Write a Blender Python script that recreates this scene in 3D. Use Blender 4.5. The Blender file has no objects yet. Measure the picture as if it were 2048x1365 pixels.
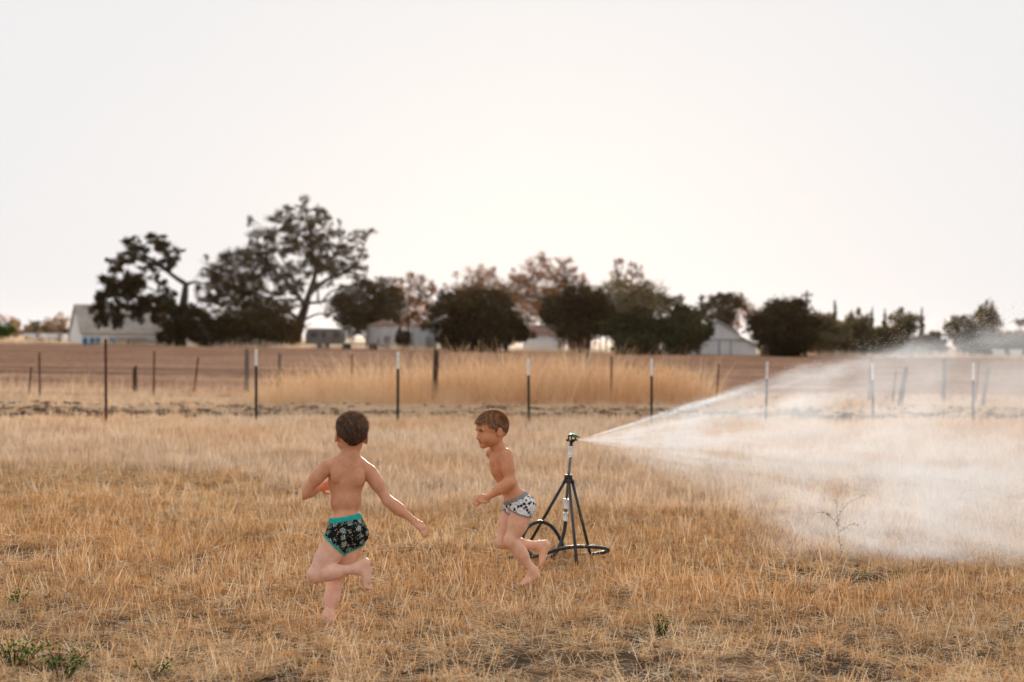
import bpy, bmesh, math, random
import numpy as np
from mathutils import Vector, Matrix

random.seed(7)
RNG = np.random.default_rng(7)
scene = bpy.context.scene
COL = scene.collection

# ------------------------------------------------------------------ camera
W, H, FPX, CAMH = 2048.0, 1365.0, 2844.4, 1.5
PITCH, ROLL = 5.0 / FPX, math.atan(0.0137)
FWD = Vector((0, math.cos(PITCH), -math.sin(PITCH)))
R0, U0 = Vector((1, 0, 0)), Vector((0, math.sin(PITCH), math.cos(PITCH)))
RGT = R0 * math.cos(ROLL) + U0 * math.sin(ROLL)
UPV = U0 * math.cos(ROLL) - R0 * math.sin(ROLL)
CAM = Vector((0, 0, CAMH))
cam_data = bpy.data.cameras.new('camera')
cam = bpy.data.objects.new('camera', cam_data)
COL.objects.link(cam)
cam.matrix_world = Matrix(((RGT.x, UPV.x, -FWD.x, 0), (RGT.y, UPV.y, -FWD.y, 0), (RGT.z, UPV.z, -FWD.z, CAMH), (0, 0, 0, 1)))
cam_data.sensor_width = 36.0
cam_data.lens = 50.0
cam_data.clip_end = 6000
cam_data.dof.use_dof = True
cam_data.dof.focus_distance = 8.0
cam_data.dof.aperture_fstop = 2.0
scene.camera = cam


def ray(px, py):
    return FWD + RGT * ((px - W / 2) / FPX) - UPV * ((py - H / 2) / FPX)


def at(px, py, Y):
    d = ray(px, py)
    return CAM + d * (Y / d.y)


def ground(px, py, z=0.0):
    d = ray(px, py)
    return CAM + d * ((z - CAMH) / d.z)


# ------------------------------------------------------------------ world, sun, exposure
SUN_AZ, SUN_EL = math.radians(1.3), math.radians(3.7)
world = bpy.data.worlds.new('World')
scene.world = world
world.use_nodes = True
wn, wl = world.node_tree.nodes, world.node_tree.links
wn.clear()
sky = wn.new('ShaderNodeTexSky')
sky.sky_type = 'NISHITA'
sky.sun_disc = False
sky.sun_elevation = SUN_EL
sky.sun_rotation = SUN_AZ
sky.dust_density = 4.0
# clear-sky model mixed with a pale constant that flattens it and sets most brightness
veil = wn.new('ShaderNodeMix')
veil.data_type = 'RGBA'
veil.inputs[0].default_value = 0.945
veil.inputs[7].default_value = (12.9, 12.9, 13.05, 1)
hs = wn.new('ShaderNodeHueSaturation')
hs.inputs['Saturation'].default_value = 0.9
bg1 = wn.new('ShaderNodeBackground')
bg1.inputs['Strength'].default_value = 0.05
wo = wn.new('ShaderNodeOutputWorld')
wl.new(sky.outputs[0], hs.inputs['Color'])
wl.new(hs.outputs[0], veil.inputs[6])
wl.new(veil.outputs[2], bg1.inputs['Color'])
wl.new(bg1.outputs[0], wo.inputs['Surface'])
sun_dir = Vector((math.sin(SUN_AZ) * math.cos(SUN_EL), math.cos(SUN_AZ) * math.cos(SUN_EL), math.sin(SUN_EL)))
sl = bpy.data.lights.new('sun', 'SUN')
sl.energy = 5.0
sl.angle = math.radians(4.0)
sl.color = (1.0, 0.87, 0.74)
so = bpy.data.objects.new('sun', sl)
COL.objects.link(so)
so.rotation_mode = 'QUATERNION'
so.rotation_quaternion = sun_dir.to_track_quat('Z', 'Y')
so.location = (0, -10, 30)
vs = scene.view_settings
vs.view_transform = 'Standard'
vs.look = 'None'
vs.exposure = 0.47
vs.gamma = 1.0
scene.render.engine = 'CYCLES'
cy = scene.cycles
cy.use_denoising = True
try:
    cy.denoiser = 'OPENIMAGEDENOISE'
    cy.denoising_input_passes = 'RGB_ALBEDO_NORMAL'
except Exception:
    pass
cy.max_bounces = 6
cy.transparent_max_bounces = 8
cy.volume_bounces = 1
cy.sample_clamp_indirect = 6.0

# ------------------------------------------------------------------ helpers


def lin(r, g, b):
    f = lambda c: (c / 255) / 12.92 if c <= 10 else (((c / 255) + 0.055) / 1.055) ** 2.4
    return (f(r), f(g), f(b), 1)


def nodes_of(name):
    m = bpy.data.materials.new(name)
    m.use_nodes = True
    n, l = m.node_tree.nodes, m.node_tree.links
    n.clear()
    out = n.new('ShaderNodeOutputMaterial')
    return m, n, l, out


def mixrgb(n, l, fac, a, b, mode='MIX'):
    x = n.new('ShaderNodeMix')
    x.data_type = 'RGBA'
    x.blend_type = mode
    for k, v in (('Factor', fac), ('A', a), ('B', b)):
        s = [i for i in x.inputs if i.name == k and i.type == ('VALUE' if k == 'Factor' else 'RGBA')][0]
        if hasattr(v, 'is_linked') or hasattr(v, 'links'):
            l.new(v, s)
        else:
            s.default_value = v
    return [o for o in x.outputs if o.type == 'RGBA'][0]


def math_node(n, l, op, a, b=None, c=None, clamp=False):
    x = n.new('ShaderNodeMath')
    x.operation = op
    x.use_clamp = clamp
    for i, v in enumerate((a, b, c)):
        if v is None:
            continue
        if hasattr(v, 'links'):
            l.new(v, x.inputs[i])
        else:
            x.inputs[i].default_value = v
    return x.outputs[0]


def noise(n, l, vec, scale, detail=4, rough=0.55):
    x = n.new('ShaderNodeTexNoise')
    x.inputs['Scale'].default_value = scale
    x.inputs['Detail'].default_value = detail
    x.inputs['Roughness'].default_value = rough
    if vec is not None:
        l.new(vec, x.inputs['Vector'])
    return x.outputs['Fac']


def ramp(n, l, fac, stops):
    x = n.new('ShaderNodeValToRGB')
    els = x.color_ramp.elements
    while len(els) < len(stops):
        els.new(0.5)
    for e, (p, c) in zip(els, stops):
        e.position = p
        e.color = c if len(c) == 4 else (*c, 1)
    l.new(fac, x.inputs[0])
    return x.outputs[0]


def surf_mat(name, c1, c2, scale=6.0, rough=0.7, metal=0.0, bump=0.0, bscale=40.0, spec=0.4, sss=0.0, stretch=None):
    """principled material with two tones mixed by noise and fine relief"""
    m, n, l, out = nodes_of(name)
    tc = n.new('ShaderNodeTexCoord')
    vec = tc.outputs['Object']
    if stretch:
        mp = n.new('ShaderNodeMapping')
        mp.inputs['Scale'].default_value = stretch
        l.new(vec, mp.inputs['Vector'])
        vec = mp.outputs[0]
    f = noise(n, l, vec, scale, 6, 0.6)
    col = ramp(n, l, f, [(0.32, c1), (0.68, c2)])
    p = n.new('ShaderNodeBsdfPrincipled')
    l.new(col, p.inputs['Base Color'])
    p.inputs['Roughness'].default_value = rough
    p.inputs['Metallic'].default_value = metal
    p.inputs['Specular IOR Level'].default_value = spec
    if sss:
        p.inputs['Subsurface Weight'].default_value = sss
        p.inputs['Subsurface Radius'].default_value = (0.012, 0.004, 0.002)
        p.inputs['Subsurface Scale'].default_value = 1.0
    if bump:
        b = n.new('ShaderNodeBump')
        b.inputs['Strength'].default_value = bump
        b.inputs['Distance'].default_value = 0.02
        l.new(noise(n, l, vec, bscale, 5), b.inputs['Height'])
        l.new(b.outputs[0], p.inputs['Normal'])
    l.new(p.outputs[0], out.inputs[0])
    return m


def leaf_mat(name, stops, trans, tfac=0.4, gloss=0.0, world_noise=None):
    """thin plant tissue: diffuse and translucent, colour varied by a per-leaf attribute and by place"""
    m, n, l, out = nodes_of(name)
    a = n.new('ShaderNodeAttribute')
    a.attribute_name = 'tone'
    col = ramp(n, l, a.outputs['Fac'], stops)
    g = n.new('ShaderNodeNewGeometry')
    if world_noise:
        sc, ca, cb = world_noise
        f = noise(n, l, g.outputs['Position'], sc, 3, 0.5)
        tint = ramp(n, l, f, [(0.35, ca), (0.65, cb)])
        col = mixrgb(n, l, 1.0, col, tint, 'MULTIPLY')
    d = n.new('ShaderNodeBsdfDiffuse')
    t = n.new('ShaderNodeBsdfTranslucent')
    l.new(col, d.inputs['Color'])
    tcol = mixrgb(n, l, 1.0, col, (*trans, 1), 'MULTIPLY')
    l.new(tcol, t.inputs['Color'])
    ms = n.new('ShaderNodeMixShader')
    ms.inputs[0].default_value = tfac
    l.new(d.outputs[0], ms.inputs[1])
    l.new(t.outputs[0], ms.inputs[2])
    last = ms.outputs[0]
    if gloss:
        gl = n.new('ShaderNodeBsdfGlossy')
        gl.inputs['Roughness'].default_value = 0.5
        gl.inputs['Color'].default_value = (1, 0.95, 0.9, 1)
        m2 = n.new('ShaderNodeMixShader')
        m2.inputs[0].default_value = gloss
        l.new(last, m2.inputs[1])
        l.new(gl.outputs[0], m2.inputs[2])
        last = m2.outputs[0]
    l.new(last, out.inputs[0])
    return m


def np_mesh(name, V, F, tone=None, smooth=False):
    """V (n,3), F (m,4) or (m,3) arrays -> mesh; tone: one value per face"""
    V = np.ascontiguousarray(V, dtype=np.float32)
    F = np.ascontiguousarray(F, dtype=np.int32)
    me = bpy.data.meshes.new(name)
    me.vertices.add(len(V))
    me.vertices.foreach_set('co', V.ravel())
    k = F.shape[1]
    me.loops.add(F.size)
    me.loops.foreach_set('vertex_index', F.ravel())
    me.polygons.add(len(F))
    me.polygons.foreach_set('loop_start', np.arange(0, F.size, k, dtype=np.int32))
    me.polygons.foreach_set('loop_total', np.full(len(F), k, dtype=np.int32))
    if smooth:
        me.polygons.foreach_set('use_smooth', np.ones(len(F), dtype=bool))
    me.update(calc_edges=True)
    if tone is not None:
        at_ = me.attributes.new('tone', 'FLOAT', 'FACE')
        at_.data.foreach_set('value', np.ascontiguousarray(tone, dtype=np.float32))
    return me


def link(name, me, mat=None, parent=None, loc=None):
    o = bpy.data.objects.new(name, me)
    COL.objects.link(o)
    if mat is not None and me is not None and not me.materials:
        me.materials.append(mat)
    if parent is not None:
        o.parent = parent
    if loc is not None:
        o.location = loc
    return o


def tag(o, label=None, cat=None, group=None, kind=None):
    if label:
        o['label'] = label
    if cat:
        o['category'] = cat
    if group:
        o['group'] = group
    if kind:
        o['kind'] = kind
    return o


def empty(name, loc, label, cat, group=None, rz=0.0):
    o = bpy.data.objects.new(name, None)
    COL.objects.link(o)
    o.location = loc
    o.rotation_euler = (0, 0, rz)
    o.empty_display_size = 0.2
    return tag(o, label, cat, group)


class MB:
    """collects shapes, builds one mesh"""

    def __init__(s):
        s.v, s.f = [], []

    def add(s, vs_, fs_):
        k = len(s.v)
        s.v += [tuple(p) for p in vs_]
        s.f += [tuple(i + k for i in f) for f in fs_]
        return s

    def box(s, x0, x1, y0, y1, z0, z1, M=None):
        vs_ = [Vector((x, y, z)) for z in (z0, z1) for y in (y0, y1) for x in (x0, x1)]
        if M is not None:
            vs_ = [M @ p for p in vs_]
        return s.add(vs_, [(0, 2, 3, 1), (4, 5, 7, 6), (0, 1, 5, 4), (2, 6, 7, 3), (0, 4, 6, 2), (1, 3, 7, 5)])

    def tube(s, pts, rad, seg=8, cap=True):
        pts = [Vector(p) for p in pts]
        if not hasattr(rad, '__len__'):
            rad = [rad] * len(pts)
        vs_, fs_ = [], []
        prev = None
        for i, p in enumerate(pts):
            t = (pts[min(i + 1, len(pts) - 1)] - pts[max(i - 1, 0)])
            t = t.normalized() if t.length > 1e-9 else Vector((0, 0, 1))
            a = prev - t * prev.dot(t) if prev is not None else t.orthogonal()
            a = a.normalized() if a.length > 1e-6 else t.orthogonal().normalized()
            prev = a
            b = t.cross(a)
            for j in range(seg):
                w = 2 * math.pi * j / seg
                vs_.append(p + (a * math.cos(w) + b * math.sin(w)) * rad[i])
        for i in range(len(pts) - 1):
            for j in range(seg):
                q = (j + 1) % seg
                fs_.append((i * seg + j, i * seg + q, (i + 1) * seg + q, (i + 1) * seg + j))
        if cap:
            fs_.append(tuple(range(seg - 1, -1, -1)))
            e = (len(pts) - 1) * seg
            fs_.append(tuple(range(e, e + seg)))
        return s.add(vs_, fs_)

    def lathe(s, prof, seg=24, c=(0, 0, 0), M=None):
        c = Vector(c)
        vs_, fs_ = [], []
        for r, z in prof:
            for j in range(seg):
                w = 2 * math.pi * j / seg
                p = Vector((r * math.cos(w), r * math.sin(w), z))
                vs_.append((M @ p if M is not None else p) + c)
        for i in range(len(prof) - 1):
            for j in range(seg):
                q = (j + 1) % seg
                fs_.append((i * seg + j, i * seg + q, (i + 1) * seg + q, (i + 1) * seg + j))
        fs_.append(tuple(range(seg - 1, -1, -1)))
        e = (len(prof) - 1) * seg
        fs_.append(tuple(range(e, e + seg)))
        return s.add(vs_, fs_)

    def prism(s, poly, y0, y1, M=None):
        """polygon in x,z extruded along y"""
        n = len(poly)
        vs_ = [Vector((x, y0, z)) for x, z in poly] + [Vector((x, y1, z)) for x, z in poly]
        if M is not None:
            vs_ = [M @ p for p in vs_]
        fs_ = [tuple(range(n)), tuple(range(2 * n - 1, n - 1, -1))]
        fs_ += [(i, i + n, (i + 1) % n + n, (i + 1) % n) for i in range(n)]
        return s.add(vs_, fs_)

    def build(s, name, mat, parent=None, smooth=False, bevel=0.0):
        me = bpy.data.meshes.new(name)
        me.from_pydata(s.v, [], s.f)
        me.update()
        if bevel:
            bm = bmesh.new()
            bm.from_mesh(me)
            es = [e for e in bm.edges if len(e.link_faces) == 2 and e.calc_face_angle(0) > 0.6]
            bmesh.ops.bevel(bm, geom=es, offset=bevel, segments=2, affect='EDGES', clamp_overlap=True)
            bm.to_mesh(me)
            bm.free()
        if smooth:
            me.polygons.foreach_set('use_smooth', [True] * len(me.polygons))
        return link(name, me, mat, parent)


def smooth_path(pts, sub=6):
    pts = [Vector(p) for p in pts]
    out = []
    for i in range(len(pts) - 1):
        p0, p1, p2, p3 = pts[max(i - 1, 0)], pts[i], pts[i + 1], pts[min(i + 2, len(pts) - 1)]
        for k in range(sub):
            t = k / sub
            out.append(0.5 * ((2 * p1) + (p2 - p0) * t + (2 * p0 - 5 * p1 + 4 * p2 - p3) * t * t + (3 * p1 - p0 - 3 * p2 + p3) * t ** 3))
    out.append(pts[-1])
    return out


def vnoise(x, y, seed=0):
    """cheap smooth value noise in 0..1 for numpy arrays"""
    def hsh(i, j):
        h = np.sin(i * 127.1 + j * 311.7 + seed * 74.7) * 43758.5453
        return h - np.floor(h)
    xi, yi = np.floor(x), np.floor(y)
    xf, yf = x - xi, y - yi
    u, v = xf * xf * (3 - 2 * xf), yf * yf * (3 - 2 * yf)
    return (hsh(xi, yi) * (1 - u) + hsh(xi + 1, yi) * u) * (1 - v) + (hsh(xi, yi + 1) * (1 - u) + hsh(xi + 1, yi + 1) * u) * v


# ------------------------------------------------------------------ materials
M = {}
STRAW = [(0.0, lin(104, 70, 42)), (0.28, lin(200, 152, 100)), (0.6, lin(232, 194, 142)), (1.0, lin(248, 238, 218))]
M['stubble'] = leaf_mat('stubble', STRAW, (1.0, 0.9, 0.74), 0.26, 0.02, (0.45, (1.0, 0.93, 0.84), (1.0, 1.0, 1.0)))
M['pale_grass'] = leaf_mat('pale_grass', [(0, lin(184, 152, 122)), (0.5, lin(226, 204, 178)), (1, lin(246, 238, 226))], (1, .92, .80), 0.38, 0.03,
                           (0.35, (1.0, 0.88, 0.76), (1.0, 1.0, 1.0)))
M['tall_grass'] = leaf_mat('tall_grass', [(0, lin(194, 148, 108)), (0.5, lin(234, 200, 160)), (1, lin(248, 234, 210))], (1, .96, .9), 0.36, 0.0,
                           (0.5, (0.96, 0.88, 0.78), (1.0, 1.0, 1.0)))
M['weed'] = leaf_mat('weed', [(0, lin(36, 58, 20)), (0.6, lin(78, 104, 42)), (1, lin(120, 136, 66))], (0.9, 1.0, 0.4), 0.35)
M['oak_leaf'] = leaf_mat('oak_leaf', [(0, (0.014, 0.014, 0.008)), (0.6, (0.034, 0.032, 0.014)), (1, (0.10, 0.070, 0.026))], (2.0, 1.1, 0.4), 0.35)
M['sunglow_leaf'] = leaf_mat('sunglow_leaf', [(0, (0.022, 0.014, 0.007)), (0.55, (0.085, 0.046, 0.016)), (1, (0.55, 0.29, 0.09))], (1.6, 1.0, 0.5), 0.55)  # orange glow of the low sun is put into these leaf colours
M['pine_leaf'] = leaf_mat('pine_leaf', [(0, (0.022, 0.026, 0.013)), (0.6, (0.052, 0.056, 0.026)), (1, (0.12, 0.11, 0.05))], (1.4, 1.0, 0.45), 0.32)
M['haze_pale_leaf'] = leaf_mat('haze_pale_leaf', [(0, (0.25, 0.20, 0.15)), (0.6, (0.40, 0.31, 0.23)), (1, (0.55, 0.43, 0.32))], (1.3, 0.95, 0.6), 0.45)  # distance haze painted in as pale leaf colours
M['olive_leaf'] = leaf_mat('olive_leaf', [(0, (0.07, 0.066, 0.042)), (0.6, (0.16, 0.14, 0.085)), (1, (0.30, 0.25, 0.15))], (1.3, 0.95, 0.5), 0.35)
M['bark'] = surf_mat('bark', (0.018, 0.013, 0.010, 1), (0.06, 0.045, 0.034, 1), 3, 0.9, bump=0.6, bscale=12)
M['white_wall'] = surf_mat('white_wall', lin(205, 208, 212), lin(232, 232, 230), 0.5, 0.7, bump=0.05, stretch=(1, 1, 0.15))
M['grey_roof'] = surf_mat('grey_roof', lin(140, 132, 124), lin(172, 163, 153), 0.8, 0.75, stretch=(1, 1, 0.3))
M['brown_roof'] = surf_mat('brown_roof', lin(104, 76, 64), lin(140, 108, 92), 1.2, 0.8)
M['dark_red'] = surf_mat('dark_red', lin(60, 34, 30), lin(92, 54, 48), 1.0, 0.8)
M['tin'] = surf_mat('tin', lin(150, 152, 156), lin(186, 186, 188), 0.8, 0.45, 0.6, stretch=(1, 1, 0.2))
M['dark_gap'] = surf_mat('dark_gap', lin(36, 32, 30), lin(58, 52, 48), 2.0, 0.8)
M['blue'] = surf_mat('blue', lin(24, 110, 156), lin(60, 150, 190), 1.5, 0.6)
M['rust'] = surf_mat('rust', lin(96, 52, 34), lin(150, 88, 56), 9.0, 0.85, bump=0.3)
M['orange'] = surf_mat('orange', lin(140, 78, 44), lin(186, 108, 66), 2.0, 0.7)
M['grey_metal'] = surf_mat('grey_metal', lin(96, 98, 98), lin(140, 140, 138), 2.0, 0.55, 0.3)
M['dull_paint'] = surf_mat('dull_paint', lin(84, 80, 74), lin(118, 112, 104), 1.5, 0.75)
M['tyre'] = surf_mat('tyre', (0.015, 0.015, 0.015, 1), (0.03, 0.03, 0.03, 1), 4, 0.85)
M['glass_dark'] = surf_mat('glass_dark', (0.02, 0.025, 0.03, 1), (0.05, 0.055, 0.06, 1), 2, 0.1, spec=0.6)
M['post_green'] = surf_mat('post_green', (0.012, 0.018, 0.014, 1), (0.030, 0.038, 0.030, 1), 14, 0.6, bump=0.2)
M['post_white'] = surf_mat('post_white', lin(214, 214, 214), lin(238, 238, 236), 12, 0.6)
M['post_rust'] = surf_mat('post_rust', lin(66, 42, 34), lin(112, 70, 54), 16, 0.9, bump=0.3)
M['old_wood'] = surf_mat('old_wood', lin(86, 76, 70), lin(138, 122, 110), 7, 0.9, bump=0.7, bscale=14, stretch=(1, 1, 0.12))
M['burnt_wood'] = surf_mat('burnt_wood', lin(52, 38, 30), lin(104, 78, 60), 7, 0.95, bump=0.8, bscale=14, stretch=(1, 1, 0.2))
M['black_pipe'] = surf_mat('black_pipe', (0.012, 0.013, 0.013, 1), (0.03, 0.032, 0.03, 1), 12, 0.42, spec=0.5)
M['grey_pipe'] = surf_mat('grey_pipe', lin(86, 88, 80), lin(132, 132, 122), 22, 0.5, 0.3, bump=0.15)
M['white_pvc'] = surf_mat('white_pvc', lin(214, 220, 222), lin(236, 238, 238), 8, 0.4)
M['black_plastic'] = surf_mat('black_plastic', (0.008, 0.008, 0.008, 1), (0.02, 0.02, 0.02, 1), 10, 0.45)
M['green_plastic'] = surf_mat('green_plastic', lin(0, 112, 82), lin(8, 142, 106), 10, 0.4)


def ground_mat():
    m, n, l, out = nodes_of('dry_ground')
    g = n.new('ShaderNodeNewGeometry')
    pos = g.outputs['Position']
    big = noise(n, l, pos, 0.35, 5, 0.6)
    fine = noise(n, l, pos, 9.0, 6, 0.7)
    mid = noise(n, l, pos, 2.2, 5, 0.6)
    soil = ramp(n, l, fine, [(0.3, lin(44, 34, 28)), (0.7, lin(96, 76, 60))])
    straw = ramp(n, l, fine, [(0.25, lin(92, 68, 46)), (0.5, lin(150, 116, 82)), (0.8, lin(206, 174, 134))])
    k = math_node(n, l, 'ADD', math_node(n, l, 'MULTIPLY', mid, 0.65), math_node(n, l, 'MULTIPLY', big, 0.5))
    k = ramp(n, l, k, [(0.52, (0, 0, 0, 1)), (0.72, (1, 1, 1, 1))])
    near = mixrgb(n, l, k, soil, straw)
    # mown pale strip from about 23 m on
    sep = n.new('ShaderNodeSeparateXYZ')
    l.new(pos, sep.inputs[0])
    v = math_node(n, l, 'MULTIPLY_ADD', sep.outputs['X'], -0.17, sep.outputs['Y'])
    v = math_node(n, l, 'MULTIPLY_ADD', mid, 2.0, v)
    far = n.new('ShaderNodeMapRange')
    far.inputs['From Min'].default_value = 17
    far.inputs['From Max'].default_value = 26
    l.new(v, far.inputs['Value'])
    pale = ramp(n, l, fine, [(0.25, lin(168, 136, 102)), (0.75, lin(212, 184, 150))])
    col = mixrgb(n, l, far.outputs[0], near, pale)
    # turned earth along the steel posts
    mpb = n.new('ShaderNodeMapping')
    mpb.inputs['Scale'].default_value = (0.5, 1.6, 1.0)
    l.new(pos, mpb.inputs['Vector'])
    bn = noise(n, l, mpb.outputs[0], 1.1, 6, 0.7)
    dv = math_node(n, l, 'DIVIDE', math_node(n, l, 'SUBTRACT', v, 28.6), 2.6)
    band = math_node(n, l, 'POWER', 2.718, math_node(n, l, 'MULTIPLY', math_node(n, l, 'MULTIPLY', dv, dv), -1.0))
    bk = ramp(n, l, math_node(n, l, 'ADD', math_node(n, l, 'MULTIPLY', band, 0.28), bn), [(0.66, (0, 0, 0, 1)), (0.80, (1, 1, 1, 1))])
    col = mixrgb(n, l, bk, col, ramp(n, l, fine, [(0.3, lin(84, 64, 50)), (0.7, lin(132, 104, 82))]))
    p = n.new('ShaderNodeBsdfPrincipled')
    l.new(col, p.inputs['Base Color'])
    p.inputs['Roughness'].default_value = 0.95
    p.inputs['Specular IOR Level'].default_value = 0.1
    b = n.new('ShaderNodeBump')
    b.inputs['Strength'].default_value = 0.8
    b.inputs['Distance'].default_value = 0.04
    l.new(noise(n, l, pos, 14, 6, 0.7), b.inputs['Height'])
    l.new(b.outputs[0], p.inputs['Normal'])
    l.new(p.outputs[0], out.inputs[0])
    return m


def plough_mat():
    m, n, l, out = nodes_of('ploughed_soil')
    g = n.new('ShaderNodeNewGeometry')
    mp = n.new('ShaderNodeMapping')
    mp.inputs['Scale'].default_value = (0.12, 1.0, 1.0)
    l.new(g.outputs['Position'], mp.inputs['Vector'])
    a = noise(n, l, mp.outputs[0], 0.35, 5, 0.65)
    f = noise(n, l, g.outputs['Position'], 3.0, 5, 0.7)
    k = math_node(n, l, 'ADD', math_node(n, l, 'MULTIPLY', a, 0.6), math_node(n, l, 'MULTIPLY', f, 0.4))
    col = ramp(n, l, k, [(0.36, lin(108, 78, 60)), (0.5, lin(148, 110, 86)), (0.64, lin(190, 152, 122))])
    p = n.new('ShaderNodeBsdfPrincipled')
    l.new(col, p.inputs['Base Color'])
    p.inputs['Roughness'].default_value = 0.95
    p.inputs['Specular IOR Level'].default_value = 0.1
    b = n.new('ShaderNodeBump')
    b.inputs['Strength'].default_value = 0.7
    b.inputs['Distance'].default_value = 0.1
    l.new(noise(n, l, g.outputs['Position'], 2.5, 6, 0.7), b.inputs['Height'])
    l.new(b.outputs[0], p.inputs['Normal'])
    l.new(p.outputs[0], out.inputs[0])
    return m


# ------------------------------------------------------------------ ground sheets
def grid_sheet(xs, ys, zf):
    X, Y = np.meshgrid(xs, ys, indexing='ij')
    Z = zf(X, Y)
    V = np.stack([X, Y, Z], -1).reshape(-1, 3)
    nx, ny = len(xs), len(ys)
    i = np.arange(nx - 1)[:, None] * ny + np.arange(ny - 1)[None, :]
    F = np.stack([i, i + ny, i + ny + 1, i + 1], -1).reshape(-1, 4)
    return V, F


xs = np.concatenate([[-1200, -600, -250, -90, -40], np.arange(-20, 20.01, 0.25), [40, 90, 250, 600, 1200]])
ys = np.concatenate([[-300, -60, -10], np.arange(2, 40.01, 0.25), [44, 60, 120, 220, 420, 900, 1600, 2400]])


def gz(X, Y):
    w = ((Y > 2) & (Y < 40) & (np.abs(X) < 20))
    n_ = (vnoise(X * 1.1, Y * 1.1, 1) - .5) * 0.035 + (vnoise(X * 3.3, Y * 3.3, 2) - .5) * 0.025
    strip = np.clip((Y - 0.17 * X - 24.5) / 1.5, 0, 1) * np.clip((33 - (Y - 0.17 * X)) / 1.5, 0, 1)
    n_ = n_ + strip * (vnoise(X * 2.2, Y * 1.6, 5) - .45) * 0.10
    return np.where(w, n_, 0.0)


V, F = grid_sheet(xs, ys, gz)
ground_o = link('ground', np_mesh('ground', V, F, smooth=True), ground_mat())
tag(ground_o, 'dry straw coloured field ground reaching to the horizon', 'ground', kind='structure')

# ploughed field beyond the old fence, ridges are real
pA, pB = ground(0, 790), ground(2048, 806)
fA, fB = ground(150, 690.5), ground(1500, 714)


def line_y(A, B, X):
    return A.y + (B.y - A.y) * (X - A.x) / (B.x - A.x)


us = np.concatenate([np.linspace(0, 0.25, 220), np.linspace(0.25, 1, 260)[1:]])
xs = np.linspace(-150, 150, 61)
U_, X_ = np.meshgrid(us, xs, indexing='ij')
Yn, Yf = line_y(pA, pB, X_), line_y(fA, fB, X_)
Yn = np.clip(Yn, 30, 45)
Yf = np.clip(Yf, 150, 215)
Yy = Yn + (Yf - Yn) * U_
ridge = 0.05 * np.sin(Yy * 2 * math.pi / 1.5 + X_ * 0.12) * np.clip(U_ * 30, 0, 1) * np.clip((1 - U_) * 30, 0, 1)
Zz = 0.075 * np.clip(U_ * 30, 0, 1) * np.clip((1 - U_) * 30, 0, 1) + ridge + 0.004 + (vnoise(X_ * .6, Yy * 1.7, 9) - .5) * 0.05 * np.clip(U_ * 30, 0, 1)
V = np.stack([X_, Yy, Zz], -1).reshape(-1, 3)
nx = len(xs)
i = np.arange(len(us) - 1)[:, None] * nx + np.arange(nx - 1)[None, :]
F = np.stack([i, i + 1, i + nx + 1, i + nx], -1).reshape(-1, 4)
pf = link('ploughed_field', np_mesh('ploughed_field', V, F, smooth=True), plough_mat())
tag(pf, 'bare brown ploughed field between the old fence and the farm', 'field', kind='structure')

# ------------------------------------------------------------------ grass prototypes and scattering


def blades(n_, hmin, hmax, wid, spread, lean, tone, seg=2, lie=0.0, rng=RNG, curl=0.5):
    """n_ curved blades standing in a tuft of radius spread; lie 0 upright .. 1 flat on the ground"""
    ang = rng.uniform(0, 2 * np.pi, n_)
    rr = spread * np.sqrt(rng.uniform(0, 1, n_))
    base = np.stack([rr * np.cos(ang), rr * np.sin(ang), np.zeros(n_)], -1)
    h = rng.uniform(hmin, hmax, n_)
    la = rng.uniform(0, 2 * np.pi, n_)
    tilt = np.abs(rng.normal(0, lean, n_))
    flat = rng.uniform(0, 1, n_) < lie
    tilt = np.where(flat, rng.uniform(1.2, 1.54, n_), np.clip(tilt, 0, 1.3))
    base[:, 2] = np.where(flat, rng.uniform(0.004, 0.035, n_), 0)
    ld = np.stack([np.cos(la), np.sin(la), np.zeros(n_)], -1)
    wa = rng.uniform(0, 2 * np.pi, n_)
    wd = np.stack([np.cos(wa), np.sin(wa), rng.uniform(-.3, .3, n_)], -1)
    w = wid * rng.uniform(0.6, 1.3, n_)
    P = []
    for k in range(seg + 1):
        t = k / seg
        th = tilt * (1 + curl * t)
        c = base + ld * (np.sin(th) * h * t)[:, None] + np.array([0, 0, 1.0]) * (np.cos(np.clip(th, 0, 1.54)) * h * t)[:, None]
        ww = (w * (1 - 0.75 * t))[:, None]
        P += [c - wd * ww / 2, c + wd * ww / 2]
    V = np.stack(P, 1).reshape(-1, 3)
    k = 2 * (seg + 1)
    off = (np.arange(n_) * k)[:, None]
    F = np.concatenate([np.stack([off[:, 0] + 2 * j, off[:, 0] + 2 * j + 1, off[:, 0] + 2 * j + 3, off[:, 0] + 2 * j + 2], -1) for j in range(seg)])
    t = np.clip(rng.normal(tone[0], tone[1], n_), 0, 1)
    T = np.concatenate([t] * seg)
    return V, F, T


def join(*parts):
    V, F, T, k = [], [], [], 0
    for v, f, t in parts:
        V.append(v)
        F.append(f + k)
        T.append(t)
        k += len(v)
    return np.concatenate(V), np.concatenate(F), np.concatenate(T)


def proto_collection(name, makers, mat):
    c = bpy.data.collections.new(name)
    for i, (V, F, T) in enumerate(makers):
        me = np_mesh('%s_tuft' % name, V, F, T)
        me.materials.append(mat)
        o = bpy.data.objects.new('%s_tuft_%02d' % (name, i), me)
        c.objects.link(o)
    return c


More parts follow.
